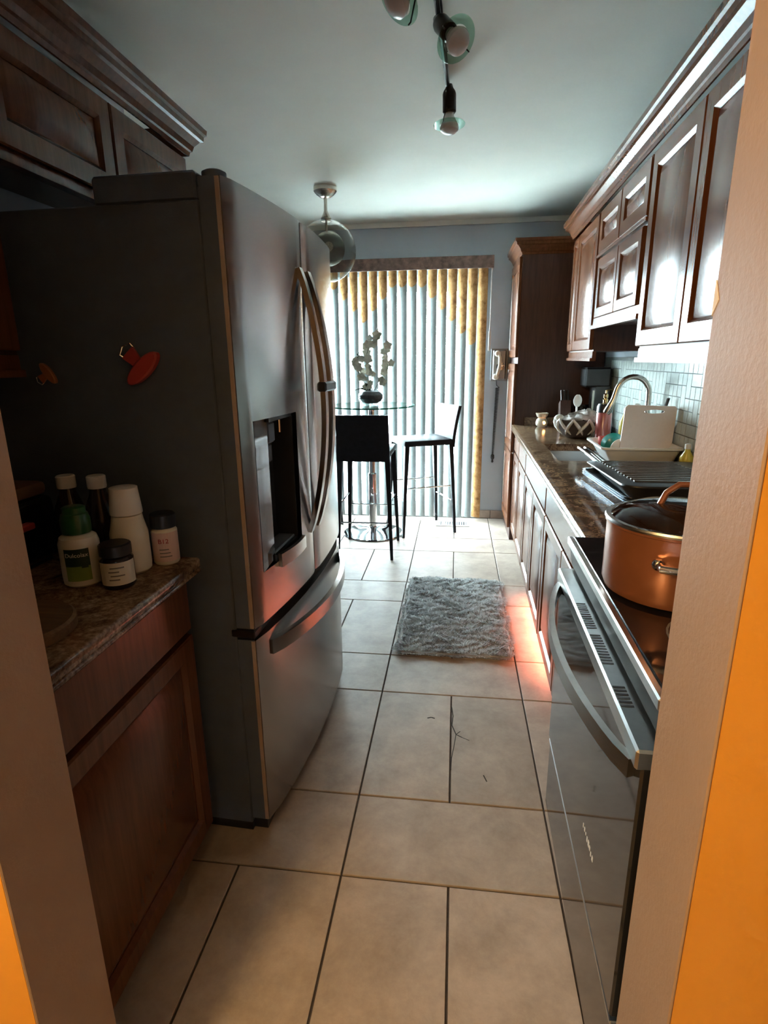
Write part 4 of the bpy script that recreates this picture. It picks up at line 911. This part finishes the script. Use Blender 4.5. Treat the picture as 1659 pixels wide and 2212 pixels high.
# ------------------------------------------------------------------ things on the left counter
def lbottle(name, label, c, prof, mat, cap_prof, cap_mat, sx=1, sy=1, cat='bottle', rz=0, group='bottles on the left counter'):
    b = thing(name, label, cat, c, group)
    mb = MB(); mb.m = Matrix.Translation(Vector(c)) @ Matrix.Rotation(rz, 4, 'Z')
    part('bottle', mb.lathe((0,0,0), prof, 28, sx=sx, sy=sy), mat, b)
    mb = MB(); mb.m = Matrix.Translation(Vector(c)) @ Matrix.Rotation(rz, 4, 'Z')
    part('cap', mb.lathe((0,0,0), cap_prof, 24), cap_mat, b); return b
def label_patch(b, c, r, a0, a1, z0, z1, mat, name='label', n=8, sx=1, sy=1, off=0.0006):
    mb = MB(); c = Vector(c); A, B = [], []
    for k in range(n+1):
        a = a0+(a1-a0)*k/n; rr = r+off
        A.append(c+Vector((rr*sx*math.cos(a), rr*sy*math.sin(a), z0))); B.append(c+Vector((rr*sx*math.cos(a), rr*sy*math.sin(a), z1)))
    C = [p+(c-p).normalized()*0.0005*Vector((1,1,0)).length for p in A]
    for k in range(n): mb.faces([A[k], A[k+1], B[k+1], B[k]], [(0,1,2,3)])
    return part(name, mb, mat, b)
def wrap_text(b, txt, size, c, r, ang, z, mat, sx=1, sy=1):
    me = text_mesh(txt, size); c = Vector(c)
    for v_ in me.vertices:
        a = ang+v_.co.x/r; rr = r+0.0012+v_.co.z
        v_.co = c+Vector((rr*sx*math.cos(a), rr*sy*math.sin(a), z+v_.co.y))-BASE[b.name]
    me.materials.append(mat); return part('lettering', me, None, b)
def face_ang(c): return math.atan2(-c[1], -c[0])
LZ = 0.9145
c = (-0.835, 1.10, LZ); fa = face_ang(c)-0.22
b1 = lbottle('laxative_bottle', 'white medicine bottle with green cap and dark green label', c, [(0.034,0), (0.041,0.006), (0.042,0.02), (0.042,0.098), (0.038,0.112), (0.026,0.120)], M['bottlewhite'], [(0.030,0.121), (0.031,0.128), (0.031,0.150), (0.027,0.164), (0.024,0.166), (0.024,0.178), (0.02,0.18)], M['greencap'])
label_patch(b1, c, 0.042, fa-0.62, fa+0.62, 0.052, 0.092, M['darkgreen']); label_patch(b1, c, 0.042, fa-0.62, fa+0.62, 0.018, 0.052, M['lime'])
wrap_text(b1, 'Dulcolax', 0.0130, c, 0.0425, fa, 0.078, M['whiteprint'])
label_patch(b1, c, 0.0424, fa+0.18, fa+0.50, 0.048, 0.062, M['darkgreen'], 'emblem', 5)
c = (-0.765, 1.185, LZ)
b2 = lbottle('laxative_bottle', 'tall white medicine bottle with clear white measuring cap', c, [(0.036,0), (0.042,0.006), (0.043,0.02), (0.043,0.095), (0.036,0.125), (0.034,0.140), (0.030,0.142)], M['bottlewhite'], [(0.036,0.143), (0.036,0.150), (0.031,0.205), (0.029,0.206)], M['white'])
fa = face_ang(c)-0.3
label_patch(b2, c, 0.043, fa-0.9, fa+0.25, 0.025, 0.090, M['darkgreen'])
c = (-0.790, 1.112, LZ)
c = (-0.744, 1.092, LZ)
b3 = lbottle('vitamin_jar', 'dark pill jar with black cap and white label', c, [(0.032,0), (0.0355,0.005), (0.036,0.015), (0.036,0.066), (0.028,0.074)], M['amber'], [(0.0335,0.075), (0.034,0.080), (0.034,0.098), (0.030,0.101)], M['black'], cat='jar')
fa = face_ang(c)
label_patch(b3, c, 0.036, fa-1.2, fa+1.2, 0.012, 0.064, M['bottlewhite'], n=12)
for k in range(4): label_patch(b3, c, 0.0366, fa-0.55+0.1*(k % 2), fa+0.05+0.3*(k % 2), 0.024+k*0.009, 0.027+k*0.009, M['greyprint'], 'print_line', 4)
c = (-0.712, 1.248, LZ)
b4 = lbottle('vitamin_bottle', 'pill bottle with dark blue cap and pink B12 label', c, [(0.028,0), (0.031,0.005), (0.031,0.085), (0.026,0.092)], M['bottlewhite'], [(0.030,0.093), (0.0305,0.098), (0.0305,0.125), (0.027,0.128)], M['navy'])
fa = face_ang(c)
label_patch(b4, c, 0.031, fa-1.3, fa+1.3, 0.010, 0.083, M['pinklabel'], n=12)
wrap_text(b4, 'B12', 0.016, c, 0.0316, fa-0.15, 0.062, M['redprint'])
for k in range(3): label_patch(b4, c, 0.0316, fa-0.5, fa+0.4-0.1*k, 0.022+k*0.009, 0.0245+k*0.009, M['greyprint'], 'print_line', 4)
for k, (x, y, lab) in enumerate(((-0.945, 1.235, 'dark bottle with white cap behind the green-capped bottle'), (-0.868, 1.24, 'dark bottle with white cap behind the tall white bottle'))):
    lbottle('syrup_bottle', lab, (x, y, LZ), [(0.033,0), (0.037,0.006), (0.037,0.13), (0.020,0.175), (0.017,0.19)], M['amber'], [(0.021,0.190), (0.022,0.194), (0.022,0.218), (0.019,0.221)], M['white'])
solo('round_board', MB().lathe((-0.80, 0.845, LZ), [(0.098,0), (0.104,0.004), (0.104,0.022), (0.099,0.027), (0.09,0.024), (0.0,0.024)], 48, cap1=False), M['oak'], 'round dark wooden board on the left countertop', 'board', (-0.80, 0.845, LZ))
ta = thing('toaster', 'dark toaster with brown top in the left corner', 'toaster', (-1.12, 1.15, LZ))
part('body', MB().box((-1.26, 1.02, LZ+0.01), (-1.00, 1.26, LZ+0.17), 0.02, 3), M['blackgl'], ta)
part('top', MB().box((-1.25, 1.03, LZ+0.171), (-1.01, 1.25, LZ+0.205), 0.012, 2), M['boxwood'], ta)
part('lever', MB().box((-0.998, 1.10, LZ+0.11), (-0.975, 1.15, LZ+0.125), 0.003), M['redplastic'], ta)
part('foot', MB().box((-1.24, 1.04, LZ), (-1.02, 1.24, LZ+0.01)), M['black'], ta, smooth=False)
